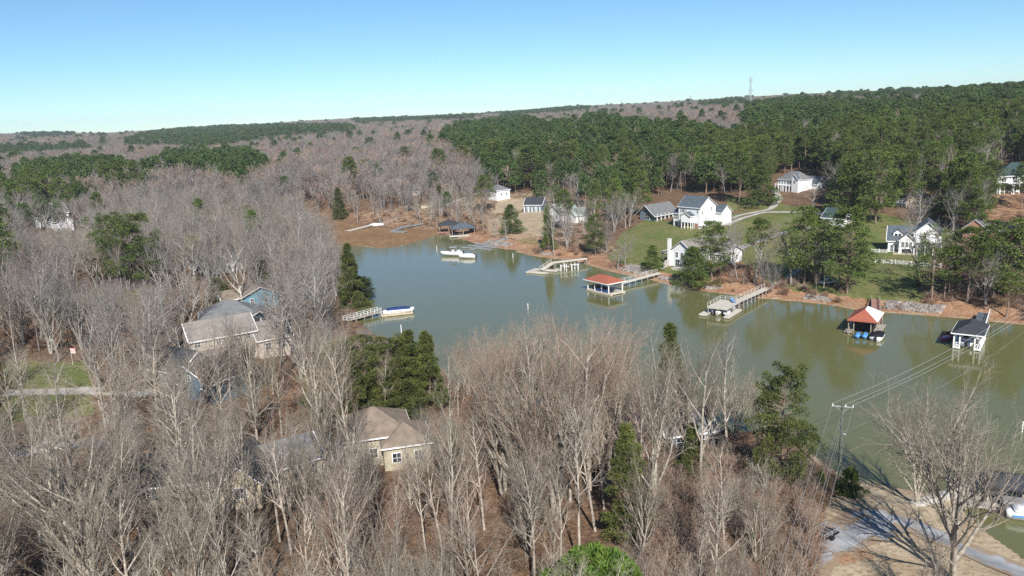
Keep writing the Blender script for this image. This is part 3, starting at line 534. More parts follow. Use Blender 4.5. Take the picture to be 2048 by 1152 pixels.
def hiproof(root, x0, x1, y0, y1, z, rh, mats, ridge=None, sides=True, name='roof', gable=False):
    xm0, xm1 = (x0 + x1) / 2, (x0 + x1) / 2; ym = (y0 + y1) / 2; L, Wd = x1 - x0, y1 - y0; h = min(L, Wd) / 2 * (1 if ridge is None else ridge)
    if L >= Wd: r0, r1 = (x0 + h, ym), (x1 - h, ym)
    else: r0, r1 = (xm0, y0 + h), (xm0, y1 - h)
    A, B, Cc, D = (x0, y0, z), (x1, y0, z), (x1, y1, z), (x0, y1, z); R0, R1 = (*r0, z + rh), (*r1, z + rh); t = .16
    F4 = [([A, B, R1, R0], mats[0]), ([B, Cc, R1], mats[1]), ([Cc, D, R0, R1], mats[2 % len(mats)]), ([D, A, R0], mats[3 % len(mats)])] if L >= Wd else [([A, B, R0], mats[0]), ([B, Cc, R1, R0], mats[1 % len(mats)]), ([Cc, D, R1], mats[2 % len(mats)]), ([D, A, R0, R1], mats[3 % len(mats)])]
    by = {}
    for P, mm in F4:
        mb = by.setdefault(mm, MB()); n = len(P); mb.add([(*p[:2], p[2] + t) for p in P] + list(P), [tuple(range(n)), tuple(range(n, 2 * n))[::-1]] + [(i, i + n, (i + 1) % n + n, (i + 1) % n) for i in range(n)])
    out = [mb.build(name, M[mm], root) for mm, mb in by.items()]
    tr = MB(); tr.box(x0 - .05, x1 + .05, y0 - .08, y0 - .01, z - .05, z + .17).box(x0 - .05, x1 + .05, y1 + .01, y1 + .08, z - .05, z + .17).box(x0 - .08, x0 - .01, y0, y1, z - .05, z + .17).box(x1 + .01, x1 + .08, y0, y1, z - .05, z + .17)
    return out, tr

# open-sided boathouse with long terracotta hip roof
A = at(1173.2, 580.6)
root = empty('boathouse', (A[0], A[1], 0), rad(-56), 'open boathouse with long terracotta hip roof and railed gangway', 'boathouse')
slip(root, 10.4, 5.6, .5, 'palewood')
posts(root, [(x, y) for x in (.3, 3.4, 6.4, 9.4) for y in (.25, 5.35)], .1, 3.2, .12, 'white')
_, tr = hiproof(root, -.5, 10.0, -.7, 6.2, 3.2, 1.5, ['redroof'] * 4); tr.build('fascia', M['trim'], root)
sb = MB()
for x in (.3, 9.4):
    for y, q in ((.25, 1), (5.35, -1)): sb.bar((x, y, 2.5), (x, y + q * .8, 3.2), .1)
sb.build('brace', M['white'], root)
a_ = at(1241, 566, 1.2); b_ = at(1318, 545.5, 1.6)
def loc(root, p):
    v = Vector((p[0] - root.location.x, p[1] - root.location.y)); v.rotate(Matrix.Rotation(-root.rotation_euler.z, 2)); return (v.x, v.y)
walkway(root, loc(root, a_), loc(root, b_), 1.5, 1.2, 1.6, 'palewood', 1, 2.6)
# square red-and-white hip-roofed boathouse
A = at(1697, 667); ROT2 = -33
root = empty('boathouse', (A[0], A[1], 0), rad(ROT2), 'boathouse with square hip roof, three faces terracotta and one white', 'boathouse')
_, tr = hiproof(root, -.3, 5.9, -.5, 9.0, 3.1, 2.0, ['redroof', 'white', 'redroof', 'redroof'], ridge=1.0)
tr.build('fascia', M['redroof'], root)
MB().box(-.9, .6, 0, 9, .2, .5).build('deck', M['deckwood'], root); MB().box(4.7, 6.4, 0, 9, .2, .5).build('deck', M['deckwood'], root); MB().box(.603, 4.697, 7.5, 9, .2, .49).build('deck', M['deckwood'], root)
posts(root, [(x, y) for x in (-.1, 5.6) for y in (.2, 4.5, 8.8)] + [(1.0, .2), (4.5, .2)], -1, 3.1, .09, 'pile')
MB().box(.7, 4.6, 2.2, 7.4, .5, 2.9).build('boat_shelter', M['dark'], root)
for (x, y) in ((.2, -.9), (5.4, -.9)): MB().cyl((x, y, -1.5), (x, y, 1.7), .12, n=6).build('pile', M['pile'], root)
walkway(root, (4.4, 9.0), loc(root, at(1751, 598, 1.4)), 2.0, .9, 1.4, 'reddeck', 3, 2.6, 'pile')
# white gazebo boathouse with charcoal roof
A = at(1906, 697); root = empty('boathouse', (A[0], A[1], 0), rad(-36), 'white gazebo boathouse with charcoal hip roof and arched corner braces', 'boathouse')
_, tr = hiproof(root, -.5, 5.4, -.6, 9.6, 3.3, 1.7, ['darkroof'] * 4, ridge=1.0); tr.build('fascia', M['trim'], root)
MB().box(-.1, 1.1, 0, 9, .15, .5).build('deck', M['white'], root); MB().box(3.8, 4.9, 0, 9, .15, .5).build('deck', M['white'], root); MB().box(1.103, 3.797, 7.6, 9, .15, .49).build('deck', M['white'], root)
posts(root, [(x, y) for x in (.05, 4.8) for y in (.1, 3, 6, 8.9)] + [(1.1, .1), (3.8, .1)], .1, 3.3, .13, 'white')
bm_ = MB()
for x, q in ((1.1, 1), (3.8, -1)):
    for i in range(3): t0, t1 = i / 3 * PI / 2, (i + 1) / 3 * PI / 2; bm_.bar((x + q * 1.1 * (1 - math.cos(t0)), .1, 2.1 + 1.1 * math.sin(t0)), (x + q * 1.1 * (1 - math.cos(t1)), .1, 2.1 + 1.1 * math.sin(t1)), .14)
for y in (1.5, 4.5, 7.5):
    for z in (.9, 1.4): bm_.box(4.76, 4.86, y - 1.4, y + 1.3, z, z + .1)
for x0 in (.1, 3.85): bm_.box(x0, x0 + .95, .04, .1, 1.35, 1.45); bm_.box(x0 + .4, x0 + .5, .04, .1, .5, 1.35)
bm_.build('brace', M['white'], root)
walkway(root, (3.2, 9.0), loc(root, at(1968, 626, 1.3)), 2.4, 1.0, 1.3, 'slatedeck', 2, 3, 'white')
# two-level deck dock
A = at(1414.3, 613.3, 2.2); root = empty('boat_dock', (A[0], A[1], 0), rad(-36), 'weathered raised sundeck dock on posts with blue chairs and railed gangway', 'dock')
MB().box(0, 5.2, 0, 8.6, 2.05, 2.2).box(.05, 5.15, .05, .17, 1.8, 2.04).box(5.0, 5.12, .18, 8.5, 1.8, 2.04).build('deck', M['palewood'], root)
for x in (.2, 2.6, 5.0):
    for y in (.25, 4.3, 8.3): MB().cyl((x, y, -1.8), (x, y, 1.9), .11, n=6).build('pile', M['pile'], root)
MB().box(-1.6, .4, -1.4, 7.4, .15, .5).box(4.8, 6.2, -1.4, 7.5, .15, .5).box(.403, 4.797, 6, 7.4, .15, .49).build('lower_deck', M['palewood'], root)
r = MB()
for i in range(5): r.bar((.06, i * 2.1 + .05, 2.2), (.06, i * 2.1 + .05, 3.25), .1)
for i in range(4): r.bar((.06 + i * 1.4, 8.5, 2.2), (.06 + i * 1.4, 8.5, 3.25), .1)
for h in (3.25, 2.75): r.bar((.06, 0, h), (.06, 8.55, h), .1, .06); r.bar((0, 8.5, h), (4.2, 8.5, h), .1, .06)
r.build('railing', M['palewood'], root)
walkway(root, (4.3, 8.6), loc(root, at(1535, 575, 1.8)), 1.7, 2.13, 1.8, 'palewood', 1, 2.4)
for (x, y, rz) in ((4.2, 7.4, .5), (5.0, 6.4, 1.2)):
    c = empty('deck_chair', (0, 0, 0), 0, 'light blue deck chair on the raised sundeck dock, ' + ('nearer the gangway railing' if y > 7 else 'nearer the open edge'), 'chair', 'blue deck chairs'); wx = root.matrix_basis @ Vector((x - .3, y, 2.2)); c.location = wx; c.rotation_euler.z = rz
    MB().box(-.3, .3, -.3, .35, .38, .44).build('seat', M['skyblue'], c); MB().add([(-.3, .3, .44), (.3, .3, .44), (.3, .55, 1.1), (-.3, .55, 1.1), (-.3, .35, .44), (.3, .35, .44), (.3, .6, 1.1), (-.3, .6, 1.1)], [(0, 1, 2, 3), (7, 6, 5, 4), (0, 4, 5, 1), (2, 6, 7, 3), (0, 3, 7, 4), (1, 5, 6, 2)]).build('backrest', M['skyblue'], c)
    for sx in (-.27, .27):
        for sy in (-.25, .3): MB().box(sx - .03, sx + .03, sy - .03, sy + .03, 0, .38).build('leg', M['skyblue'], c)
# plain U dock in the middle of the far shore
A = at(1052, 546); root = empty('boat_dock', (A[0], A[1], 0), rad(-32), 'pale U-shaped floating dock with a stepped gangway, no roof', 'dock')
MB().box(0, 7.5, 0, 1.7, .1, .5).box(0, 1.7, 1.703, 6, .1, .49).box(1.703, 9, 4.5, 6, .1, .48).box(7, 9, 5.0, 8, .1, .47).build('deck', M['palewood'], root)
posts(root, [(9.5, 6.5), (11, 7.5), (9.5, 9), (12.5, 8.5), (12.3, 11), (14, 10)], -1, 2.2, .12, 'white')
MB().box(9.4, 12.6, 6.45, 6.6, 1.7, 1.85).box(11, 14.2, 9.9, 10.05, 1.7, 1.85).build('lift_beam', M['white'], root)
walkway(root, loc(root, at(1083, 540, .6)), loc(root, at(1106, 524.5, 2.0)), 1.5, .6, 2.0, 'palewood', 1, 3); walkway(root, loc(root, at(1106, 524.5, 2.0)), loc(root, at(1173, 516.5, 1.9)), 1.6, 2.0, 1.9, 'palewood', 0, 2.6)
# grey finger-pier dock
A = at(950, 500); root = empty('boat_dock', (A[0], A[1], 0), rad(55), 'long grey dock with short finger piers leading from the point', 'dock')
MB().box(-1, 13, 0, 1.9, .1, .5).build('deck', M['graydeck'], root)
for i, x in enumerate((1.5, 6, 10.5)): MB().box(x, x + 1.2, 1.903, 8, .1, .46).box(x, x + 1.2, -6, -.003, .1, .46).build('finger_pier', M['graydeck'], root)
walkway(root, (13, .95), loc(root, at(1014, 474, 2.2)), 1.9, .5, 2.2, 'graydeck', 0, 3)
# far docks on the mudflat
A = at(694, 462.5, .3); root = empty('boat_dock', (A[0], A[1], 0), 0, 'stranded tan wooden dock on the brown mudflat, leftmost of the far docks', 'dock'); e_ = loc(root, at(742, 450, .9)); walkway(root, (0, 0), e_, 2.4, .45, .9, 'palewood', 0, 4)
A = at(783, 463, .3); root = empty('boat_dock', (A[0], A[1], 0), 0, 'stranded blue-grey dock with L-shaped float on the brown mudflat', 'dock'); walkway(root, (0, 0), loc(root, at(812, 463.5, .5)), 2.6, .45, .45, 'graydeck', 0, 5); walkway(root, (.5, 1.3), loc(root, at(808, 453.5, .9)), 2.0, .46, .9, 'graydeck', 0, 5); walkway(root, loc(root, at(808, 453.5, .9)), loc(root, at(850, 446, 1.3)), 1.8, .9, 1.3, 'graydeck', 0, 4)
def small_bh(px, py, ang, label, rm, L=9, Wd=7, deckm='reddeck'):
    A = at(px, py); root = empty('boathouse', (A[0], A[1], 0), rad(ang), label, 'boathouse')
    _, tr = hiproof(root, -.5, L + .5, -.5, Wd + .5, 3.4, 1.9, [rm] * 4); tr.build('fascia', M[rm], root)
    posts(root, [(x, y) for x in (.2, L / 2, L - .2) for y in (.2, Wd - .2)], -1, 3.4, .12, 'pile')
    MB().box(-1, L, -2.5, 1.2, .3, .6).box(-1, L, Wd - 1.2, Wd, .3, .6).build('deck', M[deckm], root); MB().box(L - 1.4, L, 1.203, Wd - 1.203, .3, .59).build('deck', M[deckm], root)
    return root
small_bh(879, 467, 2, 'far boathouse with dark pyramid roof and red deck at the mudflat edge', 'darkroof', 8.5, 7)
small_bh(904, 474, 4, 'far boathouse with blue-grey roof and pale deck beside the dark-roofed one', 'blueroof', 10, 7, 'palewood')
# near-left dock
A = at(760, 632); root = empty('boat_dock', (A[0], A[1], 0), rad(14), 'railed wooden dock with tan float on the left shore below the dark conifer', 'dock')
walkway(root, loc(root, at(690, 640, 1.2)), (0, 1), 1.7, 1.1, 1.1, 'deckwood', 3, 2.5, 'white')
MB().box(.3, 8.6, -1.6, 0, .1, .45).build('deck', M['tan'], root); rr = MB()
for i in range(5): rr.bar((.4 + i * 2, -1.5, .45), (.4 + i * 2, -1.5, 1.5), .1)
rr.bar((.3, -1.5, 1.5), (8.6, -1.5, 1.5), .1, .06).bar((.3, -1.5, .95), (8.6, -1.5, .95), .1, .06); rr.build('railing', M['white'], root)

# ------------------------------------------------------------------ boats
def hull_mb(L, B, H, full=.55, draft=.25, n=12):
    R_ = []
    for i in range(n + 1):
        t = i / n; wdt = B / 2 * (1 - max(0, (t - full) / (1 - full)) ** 2.0) * (.93 + .07 * min(1, t * 4)); wdt = max(wdt, .04); x = L * t; zz = H * (1 + .18 * t * t)
        R_.append([(x, -wdt, zz), (x, -wdt * .92, zz * .45), (x, -wdt * .55, -draft * (1 - t * t * .9)), (x, 0, -draft * 1.2 * (1 - t * t)), (x, wdt * .55, -draft * (1 - t * t * .9)), (x, wdt * .92, zz * .45), (x, wdt, zz)])
    return MB().loft(R_)
def dome_mb(x0, x1, B, z0, z1, n=8, k=9, nose=.3):
    R_ = []
    for i in range(n + 1):
        t = i / n; wdt = B / 2 * (1 - max(0, (t - (1 - nose)) / nose) ** 2 * .75); h = (z1 - z0) * (math.sin(PI * min(1, .12 + t * .9)) ** .5)
        R_.append([(x0 + (x1 - x0) * t, wdt * math.cos(PI * j / (k - 1)), z0 + h * math.sin(PI * j / (k - 1)) ** .7) for j in range(k)])
    return MB().loft(R_)
def boat(name, label, px, py, ang, L, B, H, cover=None, top=None, z=0, hullm='hull', group=None, stripe=None):
    A = at(px, py, z); root = empty(name, (A[0], A[1], z), rad(ang), label, 'boat', group)
    hull_mb(L, B, H).build('hull', M[hullm], root, True)
    if cover: dome_mb(L * .12, L * .93, B * .94, H * 1.02, H * 1.02 + .55).build('cover', M[cover], root, True)
    else:
        MB().box(L * .1, L * .55, -B * .36, B * .36, H * 1.06, H * 1.1).build('cockpit_floor', M['pvc'], root)
        MB().box(L * .12, L * .22, -B * .34, B * .34, H * 1.1, H * 1.1 + .45).build('seat', M['hull'], root); MB().box(L * .4, L * .5, -B * .3, -B * .05, H * 1.1, H * 1.1 + .5).build('seat', M['hull'], root)
        MB().add([(L * .56, -B * .36, H * 1.1), (L * .56, B * .36, H * 1.1), (L * .5, B * .32, H + .65), (L * .5, -B * .32, H + .65), (L * .57, -B * .36, H * 1.1), (L * .57, B * .36, H * 1.1), (L * .51, B * .32, H + .65), (L * .51, -B * .32, H + .65)], [(0, 1, 2, 3), (7, 6, 5, 4), (0, 4, 5, 1), (1, 5, 6, 2), (2, 6, 7, 3), (3, 7, 4, 0)]).build('windshield', M['glass'], root)
    if stripe: MB().box(L * .08, L * .62, -B * .505, -B * .48, H * .45, H * .75).build('stripe', M[stripe], root)
    if top:
        f = MB()
        for x in (L * .3, L * .52):
            for y in (-B * .38, B * .38): f.bar((x, y, H), (L * .41 + (x - L * .41) * .6, y * .8, H + 1.7), .06)
        tp = f.build('tower_frame', M['alu'], root); MB().box(L * .28, L * .56, -B * .36, B * .36, H + 1.7, H + 1.78).build('canopy', M[top], tp)
    MB().box(-.35, .02, -.22, .22, -.1, H + .25).build('motor', M['black'], root)
    return root
boat('motorboat', 'white motorboat with pale green tower canopy, left of the finger-pier dock', 926, 510, 162, 9.0, 2.9, 1.25, None, 'greenroof', z=.35, stripe='navy')
boat('motorboat', 'small white covered boat tied between the tower boat and the finger-pier dock', 951, 515, 165, 6.5, 2.6, .95, 'hull', z=.25)
boat('motorboat', 'white boat under a domed navy cover on the left shore dock', 766, 628, 15, 8.4, 2.9, .95, 'navy', z=.3)
boat('motorboat', 'white boat under a flat black cover beside the red-and-white boathouse', 1751, 682, 57, 6.2, 2.7, .7, 'black', z=.1)
boat('motorboat', 'dark covered boat inside the long terracotta-roofed boathouse', 1219, 586, 124, 7.2, 2.5, .9, 'black', z=.35, hullm='navy')
boat('motorboat', 'small pale boat pulled up on the mudflat beside the stranded tan dock', 737, 453, 12, 7.5, 2.6, .8, 'hull', z=.15)
boat('motorboat', 'dark blue boat in the slip under the raised sundeck dock', 1430, 629, 40, 6.5, 2.4, .9, 'navy', z=.3)
boat('motorboat', 'white open boat parked inside the white gazebo boathouse', 1932, 693, 54, 6.5, 2.5, .9, None, z=.35)
boat('motorboat', 'long boat with blue stripe and canopy at the bottom right dock', 2010, 1030, -18, 6.8, 2.4, .9, 'hull', z=.2, stripe='skyblue')
def pwc(label, px, py, ang, body, seat, z=.1, k=1.0, group=None):
    A = at(px, py, z); root = empty('jet_ski', (A[0], A[1], z), rad(ang), label, 'jet ski', group); root.scale = (k, k, k)
    hull_mb(3.1, 1.15, .5, .4, .12, 8).build('hull', M[body], root, True); MB().box(.4, 1.9, -.2, .2, .5, .85).build('seat', M[seat], root)
    MB().box(1.75, 1.95, -.4, .4, .95, 1.02).box(1.8, 1.9, -.05, .05, .55, .95).build('handlebar', M['black'], root)
pwc('light blue watercraft at the boathouse mouth, left one of the blue pair', 1713.5, 675.5, 57, 'skyblue', 'skyblue', .3, 1.0, 'blue watercraft'); pwc('light blue watercraft at the boathouse mouth, right one of the blue pair', 1728, 676, 57, 'skyblue', 'skyblue', .3, 1.0, 'blue watercraft')
pwc('magenta jet ski floating left of the white gazebo boathouse, nearer one', 1884, 680, 20, 'pink', 'hull'); pwc('red jet ski floating left of the white gazebo boathouse, farther one', 1890, 672, 20, 'red', 'black')
pwc('white jet ski on the float beside the raised sundeck dock', 1450, 630, 50, 'hull', 'pvc', .5)
pwc('grey covered jet ski on the right float of the raised sundeck dock', 1462, 622, 52, 'pvc', 'hull', .5)
for i, (px, py, h, lb) in enumerate([(874, 502, 2.0, 'thin white mooring pole alone in the middle of the cove'), (803, 668, 2.2, 'thin white mooring pole standing just above the green cedars'), (842, 676, 1.6, 'short white pole by the cedar tops on the near shore'), (1026, 516, 1.6, 'thin pole in the water right of the finger-pier dock'), (2044, 864, 1.6, 'white mooring pole off the near right shore'), (1056, 618, 1.4, 'lone white pole in open water above the foreground tree tops')]):
    A = at(px, py); o = MB().cyl((0, 0, -2), (0, 0, h), .1, n=8).cyl((0, 0, h), (0, 0, h + .12), .14, .05, 8).build('mooring_pole', M['white']); o.location = (A[0], A[1], 0); tag(o, lb, 'pole')

# ------------------------------------------------------------------ fences, walls, yard things
def picket(label, pts, h=1.2, m='white', gap=.22, name='picket_fence'):
    P = [land(*p) for p in pts]; root = empty(name, P[0], 0, label, 'fence'); pk = MB(); rl = MB()
    for a, b in zip(P[:-1], P[1:]):
        L = math.hypot(b[0] - a[0], b[1] - a[1]); n = max(2, int(L / gap)); u = Vector((b[0] - a[0], b[1] - a[1], 0)).normalized()
        pr = None
        for i in range(n):
            x = a[0] + (b[0] - a[0]) * i / n; y = a[1] + (b[1] - a[1]) * i / n; z = g1(x, y) - P[0][2]; q = Vector((x - P[0][0], y - P[0][1], z)); pk.bar(q, q + Vector((0, 0, h)), .12, .03, u)
            if i % 10 == 0:
                if pr is not None:
                    for hh in (.35, h - .25): rl.bar(pr + Vector((0, 0, hh)), q + Vector((0, 0, hh)), .06, .1)
                rl.bar(q - Vector((0, 0, .2)), q + Vector((0, 0, h + .1)), .14); pr = q
    pk.build('pickets', M[m], root); rl.build('rails', M[m], root)
picket('white picket fence nearest the lake, below the house with three front gables', [(1750, 526), (1790, 528), (1830, 532), (1885, 536)])
picket('short white picket fence directly left of the house with three front gables', [(1743, 505), (1775, 507)])
picket('white rail fence on the lawn left behind the right-hand pines', [(1925, 512), (1980, 516), (2030, 522)], 1.1)
o = MB(); P = [land(*p) for p in [(842, 417), (870, 415), (897, 412)]]
for a, b in zip(P[:-1], P[1:]): o.bar((a[0], a[1], a[2] + .3), (b[0], b[1], b[2] + .3), .5, 2.0)
tag(o.build('retaining_wall', M['cream']), 'long pale cream retaining wall on the wooded slope above the far docks', 'wall')
o = MB()
for a, b in (((1826, 1013), (1862, 1000)), ((1862, 1000), (1924, 980))):
    p, q = at(*a, .6), at(*b, .6); o.bar((p[0], p[1], .1), (q[0], q[1], .1), .9, 1.9)
tag(o.build('seawall', M['concrete']), 'white concrete seawall beside the bottom right dock', 'wall')
# bottom right boathouse with dark roof
A = at(1975, 1012); root = empty('boathouse', (A[0], A[1], 0), rad(-22), 'black-roofed boathouse with weathered deck behind the big bottom right tree', 'boathouse')
_, tr = hiproof(root, -.5, 8, 0, 5.5, 2.3, 1.0, ['darkroof'] * 4); tr.build('fascia', M['black'], root)
posts(root, [(x, y) for x in (0, 3.8, 7.5) for y in (.4, 5)], -1, 2.3, .12, 'pile'); MB().box(-3, 8, -1.6, .8, .3, .6).box(-3, 0, .803, 6, .3, .59).build('deck', M['deckwood'], root)
MB().box(1.5, 4.5, -1.2, .4, .62, 1.5).build('dock_box', M['pvc'], root)
# small trailer with dark frame
P = land(1650, 1078); root = empty('utility_trailer', P, rad(35), 'dark utility trailer with white tube frame at the driveway bend', 'trailer')
f = MB(); f.box(-1.5, 1.5, -.85, .85, .45, .58); f.build('bed', M['black'], root); f = MB()
for x in (-1.5, 0, 1.5):
    for y in (-.85, .85): f.bar((x, y, .58), (x, y, 1.2), .08)
for y in (-.85, .85): f.bar((-1.5, y, 1.2), (1.5, y, 1.2), .08); f.bar((-1.5, y, .9), (1.5, y, .9), .06)
for x in (-1.5, -.75, 0, .75, 1.5): f.bar((x, -.85, 1.2), (x, .85, 1.2), .07)
f.bar((1.5, 0, .5), (2.6, 0, .45), .1); f.build('frame', M['alu'], root)
for y in (-.95, .95): MB().cyl((0, y - .1, .33), (0, y + .1, .33), .33, n=14).build('wheel', M['black'], root)
def car(label, px, py, ang, body, cat='car', z=None, pickup=False):
    P = land(px, py); root = empty('parked_car', (P[0], P[1], P[2] + .1), rad(ang), label, cat)
    prof = [(-2.2, .35), (-2.25, .85), (-1.5, 1.0), (-.9, 1.0), (1.1, 1.0), (2.1, .85), (2.25, .6), (2.2, .35)]
    MB().loft([[(x, y * .88, z_) for x, z_ in prof] for y in (-1, 1)]).build('body', M[body], root)
    MB().loft([[(x, y * (.80 if z_ < 1.2 else .68), z_) for x, z_ in [(-1.5, 1.0), (-1.1, 1.48), (.3, 1.5), (1.1, 1.0)]] for y in (-1, 1)]).build('windows', M['glass'], root)
    MB().loft([[(x, y * .66, z_) for x, z_ in [(-1.1, 1.485), (-1.08, 1.53), (.28, 1.55), (.3, 1.505)]] for y in (-1, 1)]).build('cabin_roof', M[body], root)
    for x in (-1.4, 1.4):
        for y in (-.85, .85): MB().cyl((x, y - .1, .33), (x, y + .1, .33), .33, n=12).build('wheel', M['black'], root)
car('dark blue car parked by the garage of the white two-storey house', 1432, 447, -50, 'navy')
car('pale car parked beneath the lawn pines near the lake', 1655, 570, 20, 'alu'); car('white car glimpsed on the street at far left below the branches', 100, 905, 15, 'hull')
car('silver car on the street behind the left foreground trees', 240, 845, 12, 'alu')
P = land(1375, 455); c = empty('kayak', (P[0], P[1], P[2] + .3), rad(-53), 'yellow kayak leaning under the porch arches of the white two-storey house', 'kayak'); c.location.x -= 1.2; c.location.y -= 1.5; hull_mb(3.2, .6, .4, .3, .1, 8).build('hull', M['yellow'], c, True); MB().box(.9, 2.0, -.16, .16, .4, .46).build('cockpit', M['dark'], c)
# flag at far left
P = land(146, 730); root = empty('flagpole', P, 0, 'small flagpole with red and white flag on the green lawn at far left', 'flag'); root.scale = (.65, .65, .75); MB().cyl((0, 0, 0), (0, 0, 5), .05, n=6).build('pole', M['white'], root)
fl = MB(); fs = MB()
for i in range(6): (fs if i % 2 else fl).add([(0, 0, 4.9 - i * .25), (1.3, .3, 4.7 - i * .25), (1.3, .3, 4.45 - i * .25), (0, 0, 4.65 - i * .25), (0, .04, 4.9 - i * .25), (1.3, .34, 4.7 - i * .25), (1.3, .34, 4.45 - i * .25), (0, .04, 4.65 - i * .25)], [(0, 1, 2, 3), (7, 6, 5, 4), (0, 4, 5, 1), (1, 5, 6, 2), (2, 6, 7, 3), (3, 7, 4, 0)])
fo = fl.build('flag', M['red'], root); fs.build('white_stripes', M['white'], fo)

# utility pole and cables
PB = land(1678, 967); PX, PY, PZ = PB; H_ = 11.3
root = empty('utility_pole', PB, 0, 'tall green-treated utility pole with white crossarm on the near shore', 'utility pole')
MB().cyl((0, 0, -1), (0, 0, H_), .25, .17, 10).build('pole', M['polewood'], root)
ca = Vector((.93, -.36, 0)); arm = MB(); arm.bar(ca * -1.35 + Vector((0, 0, H_ - .35)), ca * 1.35 + Vector((0, 0, H_ - .35)), .12, .14); arm.bar(ca * -.8 + Vector((0, 0, H_ - .4)), Vector((0, 0, H_ - 1.2)), .05); arm.bar(ca * .8 + Vector((0, 0, H_ - .4)), Vector((0, 0, H_ - 1.2)), .05); ao = arm.build('crossarm', M['steel'], root)
for t in (-1.25, .35, 1.25): MB().cyl(ca * t + Vector((0, 0, H_ - .3)), ca * t + Vector((0, 0, H_ - .02)), .1, .07, 8).build('insulator', M['white'], root)
MB().cyl((.2, -.1, H_ - 4.2), (.5, -.2, H_ - 4.2), .1, n=8).build('bracket', M['steel'], root)
def cable(a, b, sag, label, r_=.022, grp='power cables'):
    a = Vector(a); b = Vector(b); m = MB(); n = 22; pv = None
    for i in range(n + 1):
        t = i / n; p = a.lerp(b, t) - Vector((0, 0, sag * 4 * t * (1 - t)))
        if pv is not None: m.cyl(pv, p, r_, n=4)
        pv = p
    tag(m.build('power_cable', M['wire']), label, 'cable', grp)
FE = at(2150, 545, 13); NE = at(1490, 1480, 11.5)
for i, t in enumerate((-1.25, .35, 1.25)):
    s_ = Vector((PX, PY, PZ)) + ca * t + Vector((0, 0, H_)); nm = ('left', 'middle', 'right')[i]
    cable(s_, (FE[0] + t, FE[1] - t * .3, 13), 2.2, 'thin power cable from the crossarm\'s ' + nm + ' insulator across the lake to the right', .027)
    cable(s_, (NE[0] + t * 1.1, NE[1] - t * .4, 11.5), .6, 'thin power cable from the crossarm\'s ' + nm + ' insulator down out of the bottom edge', .022)
cable((PX, PY, PZ + H_ - 3.2), (NE[0] + .3, NE[1], 9), .7, 'lower cable from mid pole down out of the bottom edge', .02)
cable((PX, PY, PZ + H_ - 1.0), (NE[0] - 1.2, NE[1], 11.0), .6, 'neutral cable from just under the crossarm to the bottom edge', .018)
cable((PX, PY, PZ + H_ - 4.0), (FE[0], FE[1], 9.5), 3.2, 'lowest cable from mid pole across the lake to the right', .014)
# communications tower on the ridge and distant pylons
def tower(px, py, r_, top, base, label, name='radio_tower', wd=3.0):
    d = ray(px, py); k = r_ / math.hypot(d[0], d[1]); X, Y = d[0] * k, d[1] * k; z0 = g1(X, Y); root = empty(name, (X, Y, z0), 0, label, 'tower'); zt = top - z0
    leg = MB(); br = MB(); n = 14
    P_ = lambda i, c: Vector((wd * (1 - .75 * i / n) * math.cos(c * 2 * PI / 3 + .3), wd * (1 - .75 * i / n) * math.sin(c * 2 * PI / 3 + .3), zt * i / n))
    for c in range(3):
        for i in range(n): leg.bar(P_(i, c), P_(i + 1, c), .35); br.bar(P_(i, c), P_(i + 1, (c + 1) % 3), .18); br.bar(P_(i + 1, c), P_(i + 1, (c + 1) % 3), .16)
    leg.build('mast', M['steel'], root); br.build('bracing', M['steel'], root)
    if name == 'radio_tower':
        for z_ in (zt - 1, zt - 5, zt * .66):
            for c in range(3): MB().bar((3.2 * math.cos(c * 2.1), 3.2 * math.sin(c * 2.1), z_ - 1.2), (3.2 * math.cos(c * 2.1), 3.2 * math.sin(c * 2.1), z_ + 1.2), .5).bar((0, 0, z_), (3.2 * math.cos(c * 2.1), 3.2 * math.sin(c * 2.1), z_), .2).build('antenna', M['steel'], root)
    else:
        for z_ in (zt * .7, zt * .85): MB().bar((-7, 0, z_), (7, 0, z_), .5).build('crossarm', M['steel'], root)
d_ = ray(1501, 155); tower(1501, 190, 1250, CH + d_[2] / math.hypot(d_[0], d_[1]) * 1250, 0, 'tall lattice communications mast rising above the ridge on the right skyline')
d_ = ray(1243, 200); tower(1243, 212, 3000, CH + d_[2] / math.hypot(d_[0], d_[1]) * 3000, 0, 'tiny lattice pylon on the skyline left of the communications mast', 'pylon', 3)
d_ = ray(1381, 190); tower(1381, 205, 2400, CH + d_[2] / math.hypot(d_[0], d_[1]) * 2400, 0, 'small lattice pylon on the skyline between the tiny one and the mast', 'pylon', 3)

# the air over the land
hz = MB().box(-4900, 4900, -900, 4900, -4, 125).build('haze', M['white']); tag(hz, kind='stuff'); hm = bpy.data.materials.new('thin_blue_haze'); hm.use_nodes = True; hn = hm.node_tree
hn.nodes.remove(hn.nodes['Principled BSDF']); pvn = hn.nodes.new('ShaderNodeVolumePrincipled'); pvn.inputs['Color'].default_value = (.80, .90, 1, 1); pvn.inputs['Density'].default_value = .00008; pvn.inputs['Anisotropy'].default_value = 0
hn.links.new(pvn.outputs[0], hn.nodes['Material Output'].inputs['Volume']); hz.data.materials.clear(); hz.data.materials.append(hm); SC.cycles.volume_bounces = 0

